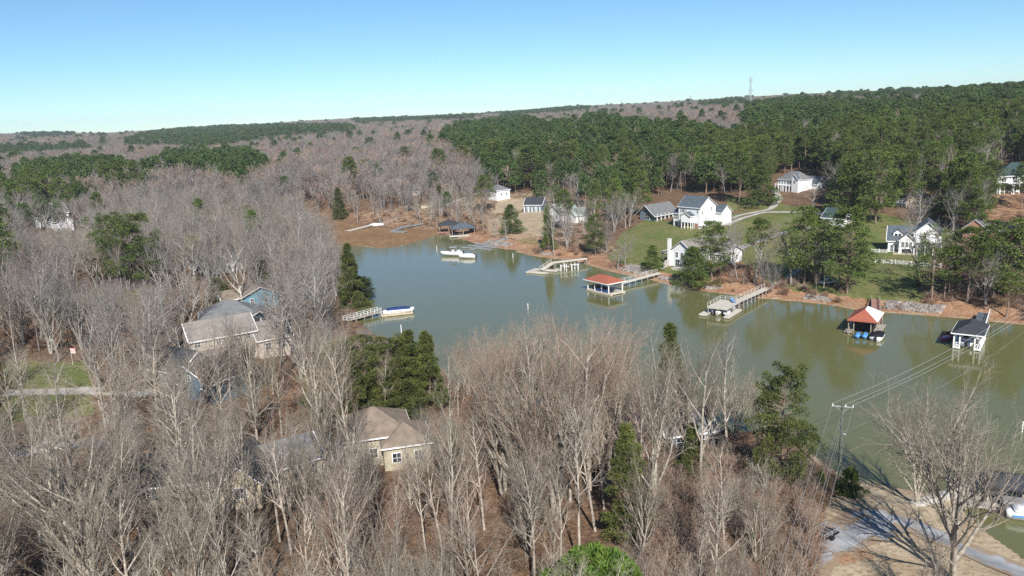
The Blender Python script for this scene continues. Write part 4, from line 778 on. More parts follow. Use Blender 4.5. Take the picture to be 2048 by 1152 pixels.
# ------------------------------------------------------------------ trees
def tubes(segs, k):
    S = np.array([(*a, *b, r0, r1) for a, b, r0, r1 in segs], np.float64); P0, P1, R0, R1 = S[:, :3], S[:, 3:6], S[:, 6], S[:, 7]
    d = P1 - P0; d /= np.linalg.norm(d, axis=1)[:, None] + 1e-9; u = np.where(np.abs(d[:, 2:3]) > .9, [[1., 0, 0]], [[0, 0, 1.]]); x = np.cross(d, u); x /= np.linalg.norm(x, axis=1)[:, None]; y = np.cross(x, d)
    V = []
    for P, Rr in ((P0, R0), (P1, R1)):
        for i in range(k): t = 2 * PI * i / k; V.append(P + (x * math.cos(t) + y * math.sin(t)) * Rr[:, None])
    V = np.stack(V, 1).reshape(-1, 3); n = len(S); b = np.arange(n)[:, None] * 2 * k
    Q = np.stack([np.stack([b[:, 0] + i, b[:, 0] + (i + 1) % k, b[:, 0] + k + (i + 1) % k, b[:, 0] + k + i], 1) for i in range(k)], 1).reshape(-1, 4)
    return V, Q
def grow(rng, Ht, spec):
    """spec: list of levels (children, start, angle, length ratio, segments, wander, upward pull)"""
    segs = [[] for _ in spec]
    def norm(v): l = math.sqrt(v[0] ** 2 + v[1] ** 2 + v[2] ** 2) + 1e-9; return (v[0] / l, v[1] / l, v[2] / l)
    def br(p, d, L, r, lv):
        nch, st, an, lr, ns, wd, up = spec[lv]; pts = [p]; dirs = [d]; rs = [r]; last = lv == len(spec) - 1
        for i in range(ns):
            d = norm((d[0] + rng.gauss(0, wd), d[1] + rng.gauss(0, wd), d[2] + rng.gauss(0, wd) + up)); q = tuple(p[j] + d[j] * L / ns for j in range(3))
            r2 = r * (1 - (.74 if lv == 0 else .9) * (i + 1) / ns); segs[lv].append((p, q, rs[-1], max(r2, r * .12))); p = q; pts.append(p); dirs.append(d); rs.append(max(r2, r * .15))
        if last: return
        az = rng.uniform(0, 6.28)
        for c in range(nch):
            f = st + (1 - st) * (c + rng.uniform(.1, .9)) / nch; k = min(ns - 1, int(f * ns)); t = f * ns - k; q = tuple(pts[k][j] + (pts[k + 1][j] - pts[k][j]) * t for j in range(3)); dd = dirs[k + 1]
            az += 2.4 + rng.uniform(-.5, .5); a = math.radians(an * rng.uniform(.7, 1.25)); u = (0, 0, 1) if abs(dd[2]) < .9 else (1, 0, 0)
            x = norm((dd[1] * u[2] - dd[2] * u[1], dd[2] * u[0] - dd[0] * u[2], dd[0] * u[1] - dd[1] * u[0])); y = (x[1] * dd[2] - x[2] * dd[1], x[2] * dd[0] - x[0] * dd[2], x[0] * dd[1] - x[1] * dd[0])
            sa, ca_ = math.sin(a), math.cos(a); nd = norm(tuple(dd[j] * ca_ + (x[j] * math.cos(az) + y[j] * math.sin(az)) * sa for j in range(3)))
            ln = L * lr * (1 - .45 * (f - st) / (1 - st + 1e-6)) * rng.uniform(.75, 1.2); rr = rs[k] * (.64 if lv else .66) * rng.uniform(.8, 1.1)
            br(q, nd, ln, max(rr, RMIN[0]), lv + 1)
    return segs, br
RMIN = [.012]
def bare_variant(seed, form, q):
    """q 0: near, with fine twigs; 1: middle distance; 2: far"""
    rng = random.Random(seed); RMIN[0] = (.009, .02, .05)[q]
    tw = {0: (6, .08, 30, .62), 1: (6, .1, 30, .7), 2: (5, .1, 32, .75)}[q]
    if form == 'slender':      # straight trunk, short steep limbs
        Ht = 20; sp = [(14, .36, 32, .34, 8, .03, .02), (7, .2, 28, .5, 5, .07, .12), (6, .12, 32, .55, 3, .1, .04)]
    elif form == 'vase':       # forks low into steep fans
        Ht = 17; sp = [(9, .14, 25, .8, 6, .05, .05), (8, .2, 25, .5, 5, .06, .09), (7, .1, 28, .5, 3, .09, .06)]
    elif form == 'spread':     # broad crown
        Ht = 17; sp = [(10, .26, 46, .62, 6, .06, .02), (8, .2, 38, .55, 6, .09, .06), (7, .1, 36, .52, 3, .12, .03)]
    elif form == 'oak': Ht = 19; sp = [(12, .14, 36, .8, 6, .07, .03), (9, .2, 34, .55, 6, .08, .06), (8, .1, 34, .52, 3, .12, .03)]
    else: Ht = 9; sp = [(9, .12, 32, .55, 5, .08, .02), (6, .15, 32, .55, 3, .1, .04), (5, .1, 34, .55, 2, .12, .03)]
    sp = [list(x) for x in sp]
    if q == 2: sp[0][0] = max(7, sp[0][0] - 3); sp[1][0] = 6; sp[1][4] = 3; sp[2][0] = 5; sp[2][4] = 2; sp.append((0, 0, 0, 0, 1, .1, 0)) 
    elif q == 1: sp[2][4] = 2; sp[2][0] = tw[0]; sp.append((0, 0, 0, 0, 1, .12, 0))
    else: sp[2][0] = tw[0]; sp.append((3, .1, 30, .65, 2, .12, .03)); sp.append((0, 0, 0, 0, 1, .1, 0))
    if q == 2: sp = sp[:3] + [(0, 0, 0, 0, 1, .1, 0)]
    segs, br = grow(rng, Ht, sp); r0 = Ht * .0115 * (1.3 if form in ('vase', 'spread', 'oak') else 1)
    br((0, 0, -.5), (rng.gauss(0, .03), rng.gauss(0, .03), 1), Ht * (.97 if form == 'slender' else .62 if form in ('vase', 'oak') else .72), r0, 0)
    if form in ('vase', 'oak') and rng.random() < .8: br((.15, .1, -.4), (rng.gauss(0, .2), rng.gauss(0, .2), 1), Ht * .6, r0 * .75, 0)
    A = segs[0] + segs[1]; B = [s for l in segs[2:] for s in l]; zmax = max(s[1][2] for s in A + B); k = Ht / zmax
    if q == 2: B = [(a, b, max(r_, .045), max(r2, .035)) for a, b, r_, r2 in B]
    V, Q = tubes(A, (6, 5, 3)[q]); V2, Q2 = tubes(B, 3)
    return V * k, Q, V2 * k, Q2, Ht
def clumps(rng, C, rad_, n, ln, wd, flat=.7, up=.35):
    """needle sprays: n blades round each clump centre"""
    m = len(C); c = np.repeat(C, n, 0); rr = np.repeat(rad_, n); d = rng.normal(size=(m * n, 3)); d[:, 2] = d[:, 2] * flat + up; d /= np.linalg.norm(d, axis=1)[:, None]
    p = c + d * (rr * rng.uniform(.25, 1, m * n) ** .6)[:, None] * [1, 1, flat]; t = d + rng.normal(size=d.shape) * .45; t /= np.linalg.norm(t, axis=1)[:, None]
    s = np.cross(t, rng.normal(size=t.shape)); s /= np.linalg.norm(s, axis=1)[:, None]; L = (ln * rng.uniform(.6, 1.3, m * n))[:, None] * t; Wd = (wd * rng.uniform(.6, 1.3, m * n))[:, None] * s
    V = np.stack([p - Wd * .5, p + Wd * .5, p + L + Wd * .35, p + L - Wd * .35], 1).reshape(-1, 3); Q = np.arange(m * n * 4).reshape(-1, 4); return V, Q
def pine_variant(seed, form, q):
    rg = np.random.default_rng(seed); rp = random.Random(seed)
    Ht, cs, R, nc, cr = {'loblolly': (22, .38, 3.7, 130, .95), 'tall': (24, .55, 3.2, 75, .95), 'cone': (15, .08, 3.4, 150, .85), 'full': (21, .22, 4.0, 190, .95), 'cedar': (14, .03, 3.0, 170, .85), 'pointy': (21, .3, 3.9, 140, .95), 'ragged': (15, .05, 2.7, 105, .8), 'bush': (16, .2, 4.2, 120, 1.15), 'round': (10, .12, 3.6, 230, .85), 'wispy': (21, .25, 4.0, 60, 1.1)}[form]
    f = rg.uniform(0, 1, nc) ** (.8 if form in ('loblolly', 'tall') else 1.15)
    if form in ('loblolly', 'tall', 'wispy', 'bush', 'full'): prof = np.sqrt(np.clip(1 - (np.abs(f - .3) / .72) ** 2.1, .05, 1)) * (.72 + .5 * rg.uniform(0, 1, nc))
    elif form == 'round': prof = np.sqrt(np.clip(1 - (np.abs(f - .35) / .68) ** 2, .03, 1))
    elif form == 'pointy': prof = (1 - f) ** .6 * (.75 + .35 * rg.uniform(0, 1, nc)) + .08
    else: prof = (1 - f) ** .75 * (.8 + .3 * rg.uniform(0, 1, nc)) + .06
    az = np.arange(nc) * 2.39996 + rg.normal(0, .3, nc); rad_ = R * prof * rg.uniform(0 if form == 'round' else .45, 1.0, nc) ** .5; z = Ht * (cs + (1 - cs) * f * .97); lob = 1 + (.22 * np.sin(az * 2 + seed) + (.25 * np.sin(az * 3 + f * 9 + seed) + .2 * np.sin(f * 17 + seed * 3) if form in ('cedar', 'cone', 'ragged', 'full', 'bush') else 0)) * (form != 'round')
    C = np.stack([np.cos(az) * rad_ * lob, np.sin(az) * rad_ * lob, z], 1); cr_ = cr * rg.uniform(.65, 1.25, nc) * (1 - .35 * f)
    n, ln, wd = {0: (120, .34, .10), 1: (38, .5, .15), 2: (9, .95, .42)}[q]
    if form in ('cedar', 'round', 'cone') and q == 0: n = 150
    V2, Q2 = clumps(rg, C, cr_, n, ln, wd)
    segs = []; zz = -.5; x = y = 0.; r0 = Ht * .012; ns = 7
    for i in range(ns):
        z1 = Ht * .97 * (i + 1) / ns; x1 = x + rp.gauss(0, .12); y1 = y + rp.gauss(0, .12); segs.append(((x, y, zz), (x1, y1, z1), r0 * (1 - .85 * i / ns), r0 * (1 - .85 * (i + 1) / ns))); x, y, zz = x1, y1, z1
    for i in range(nc if q < 2 else 0):
        zb = max(C[i, 2] - rad_[i] * .35, Ht * cs * .8); segs.append(((0, 0, zb), tuple(C[i]), .05, .02))
    if form in ('loblolly', 'tall', 'wispy') and q < 2:
        for i in range(9): a = rp.uniform(0, 6.3); h = Ht * rp.uniform(.2, cs); l = rp.uniform(.6, 2.2); segs.append(((0, 0, h), (l * math.cos(a), l * math.sin(a), h + rp.uniform(-.1, .5)), .035, .012))
    V, Q = tubes(segs, 5 if q < 2 else 3); return V, Q, V2, Q2, Ht
class Kind:
    def __init__(s, name, gen, tm, cm):
        V, Q, V2, Q2, s.H = gen; s.name = name; s.trunk = npmesh('trunk', V, Q, M[tm], True); s.crown = npmesh('crown', V2, Q2, M[cm])
        s.crown['n'] = len(Q2); s.V = (V, Q, V2, Q2); s.tm, s.cm = tm, cm; s.w = float(np.percentile(np.hypot(V2[:, 0], V2[:, 1]), 95))
    def joined(s):
        V, Q, V2, Q2 = s.V; me = npmesh('tree_form', np.concatenate([V, V2]), np.concatenate([Q, Q2 + len(V)]), M[s.tm]); me.materials.append(M[s.cm])
        mi = np.zeros(len(Q) + len(Q2), np.int32); mi[len(Q):] = 1; me.polygons.foreach_set('material_index', mi); return bpy.data.objects.new('tree_form', me)
K = {}
def bv(key, seed, form, q, tm='bark', cm='twig'): K[key] = Kind('bare_tree', bare_variant(seed, form, q), tm, cm)
for i, (fm, cm) in enumerate([('vase', 'twig'), ('slender', 'twig'), ('spread', 'twig'), ('vase', 'twigred'), ('slender', 'twigred'), ('vase', 'twig'), ('slender', 'twig'), ('spread', 'twigred')]): bv('b0_%d' % i, 11 + i, fm, 0, 'bark', cm)
for i, (fm, cm) in enumerate([('slender', 'twigfar'), ('spread', 'twigfar'), ('vase', 'twigfar'), ('slender', 'twigred'), ('spread', 'twig')]): bv('b1_%d' % i, 31 + i, fm, 1, 'barkfar', cm)
for i, (fm, cm) in enumerate([('slender', 'twigfar'), ('spread', 'twigfar'), ('vase', 'twigfar'), ('spread', 'twigred')]): bv('b2_%d' % i, 51 + i, fm, 2, 'twigfar', cm)
K['big'] = Kind('bare_tree', bare_variant(91, 'oak', 0), 'bark', 'twig')
K['sap'] = Kind('bare_tree', bare_variant(71, 'sapling', 1), 'bark', 'twigred')
K['sycamore'] = Kind('bare_tree', bare_variant(75, 'spread', 0), 'white_bark', 'twig')
def pv(key, seed, form, q, nm='pine_tree', cm='needle'): K[key] = Kind(nm, pine_variant(seed, form, q), 'pinebark', cm)
for i, fm in enumerate(['loblolly', 'tall', 'cone', 'loblolly', 'wispy', 'full', 'pointy']): pv('p1_%d' % i, 101 + i, fm, 1)
for i, fm in enumerate(['loblolly', 'pointy', 'loblolly', 'tall']): pv('p2_%d' % i, 121 + i, fm, 2, cm='needlefar')
for i, fm in enumerate(['cedar', 'cone']): pv('c0_%d' % i, 141 + i, fm, 0, 'cedar_tree', 'cedar')
pv('c0_2', 145, 'ragged', 0, 'cedar_tree', 'cedar'); pv('c0_3', 146, 'bush', 0, 'cedar_tree', 'cedar'); pv('c1_0', 151, 'cedar', 1, 'cedar_tree', 'cedar'); pv('round0', 161, 'round', 0, 'pine_tree', 'bright'); pv('round1', 162, 'round', 1, 'evergreen_shrub', 'hedge'); pv('p0_0', 171, 'loblolly', 0); pv('p0_1', 172, 'cone', 0); pv('p0_2', 173, 'bush', 0)

def plant(key, x, y, h, label, group=None, z=None, wid=1.0, rz=None, cat='tree', lean=0):
    k = K[key]; z = g1(x, y) if z is None else z; s = h / k.H; r = empty(k.name, (x, y, z - .1), rz if rz is not None else random.uniform(0, 6.28), label, cat, group); r.scale = (s * wid, s * wid, s)
    if lean: r.rotation_euler.y = lean
    for nm, me in (('trunk', k.trunk), ('crown', k.crown)): o = bpy.data.objects.new(nm, me); COL.objects.link(o); o.parent = r
    return r
TAKEN = []
def hero(key, bx, by, ty, label, wpx=None, group=None, **kw):
    """a tree whose foot is seen at (bx, by) and whose top reaches the photo row ty"""
    X, Y, Z = land(bx, by); lo, hi = 2., 45.
    for _ in range(30):
        m = (lo + hi) / 2
        if proj(X, Y, Z + m)[1] > ty: lo = m
        else: hi = m
    k = K[key]; h = lo; wid = 1.0
    if wpx: wm = wpx / F * math.hypot(X, Y) * 1.03; wid = wm / 2 / (k.w * h / k.H)
    TAKEN.append((X, Y, 2.5)); return plant(key, X, Y, h, label, group, Z, min(max(wid, .45), 2.2), **kw)

HER = [
 ('p1_2', 1097, 502, 410, 34, 'narrow dark evergreen at the shore right of the sandy yard'), ('p1_5', 1190, 512, 427, 46, 'dark round-crowned pine standing alone among bare trees on the far bank'),
 ('p1_0', 1130, 462, 378, 46, 'pine in front of the pale green-grey metal roof'), ('p1_2', 1022, 468, 408, 48, 'low spreading evergreen casting a dark shadow on the sandy yard'),
 ('p1_0', 972, 425, 348, 42, 'pine partly covering the small plain white cottage'), ('p1_3', 880, 368, 296, 42, 'pine standing before the pale cream house in the trees'), ('p1_0', 928, 352, 290, 42, 'rounded pine left of the big pine clump above the white cottage'),
 ('p1_5', 990, 372, 278, 70, 'broad pine at the left end of the dark pine wood'), ('p1_5', 1062, 378, 290, 80, 'broad pine above the dark-roofed house with porch posts'), ('p1_1', 830, 378, 345, 34, 'small pine by the bare woods above the stranded grey dock'),
 ('c1_0', 680, 438, 375, 30, 'olive-green evergreen at the mudflat edge above the stranded tan dock'), ('p1_1', 638, 345, 310, 22, 'small lone pine poking out of the bare woods left of the cove'),
 ('p1_0', 735, 372, 318, 34, 'double-topped pine in the bare woods above the cove head'), ('p1_1', 780, 352, 318, 22, 'slim pine in the bare woods right of the double-topped one'),
 ('c1_0', 880, 415, 368, 24, 'thin olive evergreen beside the pale cream retaining wall'),
 ('p1_2', 1305, 541, 489, 46, 'bushy round-based evergreen left of the lawn path to the dock'), ('p1_5', 1424, 558, 441, 78, 'tall pine in front of the taupe-roofed lakeside house'), ('p1_2', 1385, 576, 492, 72, 'low dark sweeping pine on the shore by the taupe-roofed house'),
 ('p1_1', 1518, 560, 436, 58, 'tall pine with long bare trunk between the two docks'), ('p1_5', 1608, 570, 412, 92, 'left one of two tall pines on the lakeside lawn'), ('p1_5', 1694, 588, 412, 112, 'right and larger one of two tall pines on the lakeside lawn'),
 ('p1_1', 1645, 560, 440, 60, 'darker pine squeezed between the two tall lawn pines'),
 ('p1_4', 1862, 606, 448, 92, 'wide wispy pale-green pine in front of the house with three gables'), ('p1_4', 1888, 600, 470, 60, 'thinner wispy pine touching the wide wispy one'), ('p1_0', 1934, 606, 452, 84, 'pine on the right-hand shore beside the wispy pair'),
 ('p1_3', 1985, 600, 440, 84, 'dark pine above the walkway of the white gazebo boathouse'), ('p1_5', 2032, 606, 436, 84, 'pine at the right edge above the orange beach'), ('p1_1', 2012, 636, 545, 50, 'low bright-needled pine leaning over the beach at right edge'), ('p1_1', 1958, 590, 470, 50, 'pine with visible bare stem behind the gazebo walkway'),
 ('p1_2', 1697, 435, 318, 76, 'conical dark pine beside the shaded clearing above the lawn'), ('p1_5', 1752, 448, 300, 78, 'tall pine with long pale trunk left of the tan-gabled house'), ('p1_2', 1915, 432, 312, 84, 'great conical pine left of the columned house'), ('p1_5', 1845, 400, 312, 66, 'pine behind the tan-gabled house'), ('p1_5', 1955, 440, 330, 60, 'pine standing right of the great conical one'),
 ('p1_2', 1520, 412, 330, 64, 'conical sunlit pine at the edge of the wood by the curved driveway'), ('p1_0', 1478, 408, 300, 60, 'pine towering behind the garage of the white two-storey house'), ('p1_0', 1270, 395, 318, 52, 'pine above the low grey-roofed house'),
 ('c0_0', 704, 612, 486, 56, 'narrow dark conifer leaning over the water on the left shore'), ('round1', 716, 600, 552, 66, 'bright green evergreen bough cluster beside the dark leaning conifer'),
 ('p0_2', 268, 578, 420, 122, 'big yellow-green pine in the left middle woods'), ('p0_2', 220, 530, 424, 66, 'smaller dark pine touching the big yellow-green one on its left'), ('p1_0', 12, 520, 405, 50, 'dark pine at the left edge of the photo'),
 ('c0_1', 682, 815, 680, 130, 'leftmost cedar of the dark green clump below the left shore dock'), ('c0_3', 735, 812, 668, 130, 'second cedar from the left in the dark green clump by the water'), ('c0_3', 785, 818, 672, 130, 'middle cedar of the dark green clump by the water'),
 ('c0_0', 825, 815, 660, 90, 'cedar with the highest spire in the dark green clump'), ('c0_1', 860, 820, 660, 80, 'rightmost cedar of the dark green clump by the water'), ('c0_1', 710, 850, 720, 90, 'low front cedar of the dark green clump above the brown hip roof'),('c0_0', 800, 845, 715, 90, 'low front cedar of the clump, right of the brown hip roof'),
 ('c0_0', 1340, 885, 646, 88, 'olive cedar rising out of the bare crowns before the water'), ('c0_2', 1256, 1085, 846, 96, 'slender two-tiered cedar in the middle of the bare foreground trees'), ('c0_3', 1562, 990, 726, 140, 'large dark green cedar at the water edge left of the utility pole'),
 ('p0_1', 1700, 990, 932, 54, 'small bushy pine at the foot of the utility pole'), ('c0_2', 1385, 980, 845, 66, 'faint olive evergreen among bare stems right of centre'), ('c1_0', 915, 950, 850, 44, 'thin dark evergreen right of the brown hip roof'), ('p0_1', 1640, 985, 940, 30, 'tiny evergreen left of the utility pole foot'),
 ('c1_0', 440, 612, 556, 60, 'dark evergreen thicket tree left of the blue house'), ('c1_0', 575, 600, 540, 60, 'dark evergreen right behind the blue house'), ('c1_0', 530, 585, 520, 50, 'dark evergreen standing directly behind the blue house'), ('c1_0', 600, 640, 590, 40, 'olive evergreen among stems right of the blue house'), ('p1_3', 498, 470, 410, 40, 'lone small yellowish pine in the woods left of the mudflat'), ('p1_6', 1982, 412, 318, 52, 'pointed pine just left of the columned house'), ('p1_0', 2042, 420, 322, 40, 'pine covering the roof of the columned house at the right edge'), ('p1_5', 10, 600, 428, 76, 'large dark pine at the left edge below the far white-gabled house'), ('p1_0', 70, 400, 345, 60, 'rounded pine in the green strip at far left'), ('p1_3', 395, 560, 470, 46, 'dark pine between the yellow-green pine and the mudflat'), ('c1_0', 130, 640, 560, 50, 'olive evergreen in the far left middle woods'),
 ('round1', 1186, 450, 440, 20, 'round clipped evergreen by the small white cottage'),
]
for key, bx, by, ty, wp, lb in HER: hero(key, bx, by, ty, lb, wp, cat='shrub' if key == 'round1' else 'tree')
_n = at(1185, 1560, 2.5); hero_r = None
X_, Y_ = at(1187, 1094, 14.5); plant('round0', X_, Y_, 11.6, 'bright fresh-green rounded pine top cut by the bottom edge of the photo', z=2.2, wid=1.25); TAKEN.append((X_, Y_, 4))
BH = [
 ('big', 1906, 1158, 700, 350, 'big wide-branched bare tree overlapping the lake at bottom right'), ('b0_0', 1835, 1010, 748, 150, 'bare tree left of the big bottom right one, its foot on the sandy point'),
 ('sycamore', 486, 618, 470, 90, 'white-barked tree standing in front of the blue house'), ('b0_4', 716, 1010, 640, 120, 'slender pale-trunked tree in front of the brown hip roof'), ('b0_1', 1450, 1130, 872, 110, 'white-stemmed slender tree in the foreground left of the large cedar'),
 ('b0_5', 185, 1190, 800, 330, 'large pale many-limbed tree filling the bottom left corner'), ('b0_0', 445, 1190, 790, 260, 'large pale vase-shaped tree right of the bottom left one'), ('b0_6', 905, 1170, 740, 130, 'tall slender tree right of the brown hip roof'),
 ('b0_3', 1110, 1040, 612, 260, 'broad reddish-twigged tree with the highest crown against the water'), ('b0_7', 1180, 1000, 604, 250, 'wide reddish crown right beside the highest one against the water'), ('b0_3', 1010, 1000, 628, 190, 'reddish bare crown left of the highest one'),
 ('b0_0', 1310, 1010, 640, 220, 'pale bare crown behind the olive cedar tip'), ('b0_2', 1400, 990, 632, 200, 'pale spreading bare tree reaching up below the raised sundeck dock'), ('b0_4', 955, 900, 640, 80, 'thin reddish tree poking up into the lake left of the highest crown'),
 ('b0_6', 560, 1085, 850, 90, 'slim bare tree in front of the white and cream foreground house'), ('b0_5', 622, 1070, 855, 110, 'many-limbed bare tree in front of the cream foreground house corner'), ('b0_1', 505, 1105, 820, 90, 'straight bare tree left of the white and cream foreground house'), ('b0_6', 432, 800, 625, 70, 'slim bare tree before the left half of the taupe house'), ('b0_0', 505, 800, 620, 100, 'vase-shaped bare tree before the right half of the taupe house'), ('b0_5', 375, 860, 670, 120, 'many-limbed bare tree before the slate-blue gabled house'), ('b0_3', 1240, 940, 618, 200, 'reddish bare crown between the highest crown and the olive cedar tip'), ('b0_0', 1200, 890, 606, 130, 'slim pale crown breaking the water line right of the highest crown'), ('b0_5', 1375, 905, 640, 160, 'pale bare crown right behind the olive cedar tip'), ('b0_1', 1455, 930, 648, 110, 'straight bare tree between the olive cedar and the large dark cedar'), ('b0_6', 738, 1020, 868, 80, 'slim short tree hiding the left wall under the brown hip roof'), ('b0_0', 822, 1030, 872, 110, 'short vase-shaped tree hiding the right wall under the brown hip roof'), ('b1_2', 545, 665, 520, 60, 'grey bare tree covering the right end of the blue house'),
 ('b1_2', 1837, 352, 265, 60, 'silvery bare tree standing out among the dark right-hand pines'), ('b1_1', 1625, 420, 362, 60, 'purplish bare tree before the far white farmhouse'), ('b1_1', 1840, 455, 372, 60, 'pink-brown bare tree below the tan-gabled house'),
 ('b1_2', 1830, 470, 395, 60, 'grey bare trees behind the roof of the house with three gables'), ('b1_0', 1742, 440, 300, 30, 'tall pale trunk beside the clearing above the lawn'), ('b1_1', 1475, 560, 470, 70, 'reddish bare tree right of the taupe-roofed house'), ('b1_2', 1545, 585, 520, 40, 'small bare tree beside the lawn path'),
 ('b1_1', 1250, 540, 458, 56, 'tan bare tree at the left lawn edge by the shore'), ('b1_1', 1234, 540, 490, 60, 'low orange-brown bushy tree on the far bank'), ('b1_0', 1108, 510, 400, 30, 'pale slim tree right of the long pale dock'),
]
for key, bx, by, ty, wp, lb in BH: hero(key, bx, by, ty, lb, wp)

plant('b0_5', 39.3, 68.5, 10, 'low sparse bare tree just left of the big bottom right tree, shading the drive'); TAKEN.append((39.3, 68.5, 4))
# open water and houses that must stay in view
WATER_VIEW = [(705, 496), (850, 478), (1050, 512), (1400, 582), (2100, 652), (2100, 720), (1960, 700), (1850, 740), (1780, 800), (1765, 960), (1625, 940), (1605, 830), (1560, 745), (1490, 735), (1470, 660), (1400, 640), (1340, 655), (1290, 655), (1230, 612), (1130, 602), (1050, 625), (1010, 640), (950, 640), (900, 690), (880, 662), (800, 670), (745, 664), (740, 600), (722, 520)]
KEEP = [(375, 650, 545, 700, 165, .2), (435, 590, 545, 640, 200, .5), (350, 720, 425, 775, 150, .4), (660, 805, 870, 850, 114, .5), (1480, 725, 1640, 905, 97, .92), (1672, 785, 1738, 965, 99, 1), (640, 668, 885, 800, 122, .9), (205, 422, 325, 545, 252, 1), (688, 487, 760, 610, 222, .97), (722, 608, 828, 642, 203, 1), (1308, 648, 1372, 725, 142, .95), (1222, 850, 1296, 1060, 83, .8), (2000, 350, 2060, 388, 470, .8), (1790, 362, 1855, 412, 335, .85), (1945, 435, 2000, 470, 275, .9), (405, 510, 470, 545, 255, .7), (60, 415, 145, 450, 400, .9),
        (1280, 392, 1470, 520, 240, 1), (985, 370, 1050, 430, 400, 1), (690, 440, 940, 475, 360, 1), (1660, 1000, 2048, 1152, 80, .97), (1610, 900, 1720, 1152, 92, .9), (1550, 325, 1640, 385, 396, 1), (1765, 440, 1865, 535, 235, .9), (0, 780, 190, 800, 160, .45), (0, 700, 180, 770, 160, .6), (150, 580, 330, 625, 190, .5), (200, 900, 420, 1010, 85, .3)]
PINEZ = [[(878, 266), (960, 246), (1040, 232), (1100, 258), (1190, 236), (1320, 258), (1480, 268), (1490, 215), (1600, 196), (1730, 214), (1800, 214), (1880, 192), (2100, 182), (2100, 440), (1960, 440), (1760, 436), (1700, 420), (1640, 372), (1560, 342), (1540, 402), (1400, 396), (1330, 380), (1200, 380), (1110, 366), (1020, 372), (960, 340), (950, 300), (880, 288)],
         [(328, 310), (380, 304), (520, 308), (536, 338), (470, 352), (340, 338)], [(0, 372), (70, 330), (180, 322), (295, 332), (300, 356), (200, 366), (150, 398), (0, 410)], [(-60, 298), (170, 290), (182, 300), (-60, 312)],
         [(255, 280), (330, 262), (450, 254), (700, 252), (716, 262), (560, 272), (420, 296), (250, 288)], [(40, 268), (160, 266), (130, 274), (60, 276)], [(950, 226), (1040, 222), (1180, 215), (1180, 222), (1030, 232)], [(1400, 207), (1480, 200), (1500, 210), (1420, 214)], [(700, 240), (950, 233), (950, 238), (720, 248)], [(1640, 192), (2060, 178), (2060, 184), (1700, 198)]]
OPEN = [[(1225, 545), (1250, 480), (1285, 440), (1275, 400), (1350, 385), (1470, 392), (1545, 396), (1540, 350), (1640, 340), (1660, 395), (1640, 415), (1760, 425), (1880, 440), (1880, 520), (1830, 560), (1820, 612), (1720, 600), (1700, 560), (1600, 545), (1560, 560), (1540, 585), (1500, 520), (1440, 520), (1420, 590), (1340, 575)],
        [(985, 395), (1050, 395), (1090, 420), (1095, 475), (1050, 490), (975, 455), (960, 430)], [(1880, 470), (2060, 470), (2060, 530), (1890, 530)], [(1640, 985), (1760, 960), (2200, 1080), (2200, 1500), (1560, 1500)], [(380, 640), (560, 640), (560, 760), (380, 760)],
        [(0, 730), (190, 730), (190, 850), (0, 850)], [(130, 585), (340, 585), (340, 630), (130, 630)], [(670, 890), (870, 890), (870, 945), (670, 945)], [(530, 955), (625, 945), (640, 985), (545, 990)], [(260, 985), (390, 985), (390, 1025), (270, 1025)], [(330, 745), (440, 745), (440, 810), (330, 810)], [(440, 590), (560, 590), (560, 640), (440, 640)]]
THIN = [[(640, 425), (760, 450), (940, 470), (1000, 440), (960, 400), (880, 400), (760, 400)], [(880, 400), (1000, 380), (1200, 380), (1240, 470), (1210, 520), (1000, 480)], [(1240, 400), (1290, 420), (1250, 500), (1200, 520)], [(1400, 560), (1440, 520), (1560, 570), (1540, 595)], [(1880, 535), (2100, 535), (2100, 620), (1900, 620)], [(1880, 385), (2060, 385), (2060, 470), (1880, 440)]]
# candidate places
rg = np.random.default_rng(5); PL = []
azr = 40.0
rr = 44.0
while rr < 4200:
    sp_ = 6.3 if rr < 150 else 6.0 if rr < 200 else 6.4 if rr < 700 else 8.5 if rr < 1400 else 12 if rr < 2400 else 16; n = int(2 * rad(azr) * rr / sp_)
    a = (np.arange(n) + rg.uniform(-.42, .42, n)) / n * 2 * rad(azr) - rad(azr); r = rr + rg.uniform(-.42, .42, n) * sp_; PL.append(np.stack([r * np.sin(a), r * np.cos(a), np.full(n, sp_)], 1)); rr += sp_
PL = np.concatenate(PL); X, Y, SP = PL.T; D = sdist(X, Y, SH); MD = sdist(X, Y, MUD); Z = ground(X, Y); RR = np.hypot(X, Y)
ok = (D > np.where(RR < 175, 2.5, 6.5)) & (MD > 3); gx, gy = proj(X, Y, Z); ok |= (D > 2.2) & (gx < 745) & (gy > 505) & (MD > 3); U = rg.uniform(0, 1, len(X)); north = gy < 640
for P in OPEN: ok &= ~(inpoly(gx, gy, P))
thin = np.zeros(len(X), bool)
for P in THIN: thin |= inpoly(gx, gy, P)
ok &= ~thin | (U < .5); ok &= (gx > -260) & (gx < 2310)
pine = np.zeros(len(X), bool); cx, cy = proj(X, Y, Z + 14)
for P in PINEZ: pine |= inpoly(cx, cy, P)
U4 = rg.uniform(0, 1, len(X)); pine &= RR > 240; sparse = inpoly(cx, cy, PINEZ[2]); U2 = rg.uniform(0, 1, len(X)); U3 = rg.uniform(0, 1, len(X))
pine = np.where(pine, U2 < .84 - .33 * sparse - .3 * (vnoise(X, Y, 70, 8) > .72), (U2 < .025) & (RR > 260)) | ((U2 < .25) & (gx > 1600) & (RR > 250) & ok & (RR < 1200))
ok &= ~(pine & (RR > 300) & (U4 < .2))
HT = np.where(pine, rg.uniform(13, 24, len(X)), rg.uniform(13, 20, len(X))) * np.where(RR > 1500, 1.1, 1) * np.where(thin, .85, 1); 
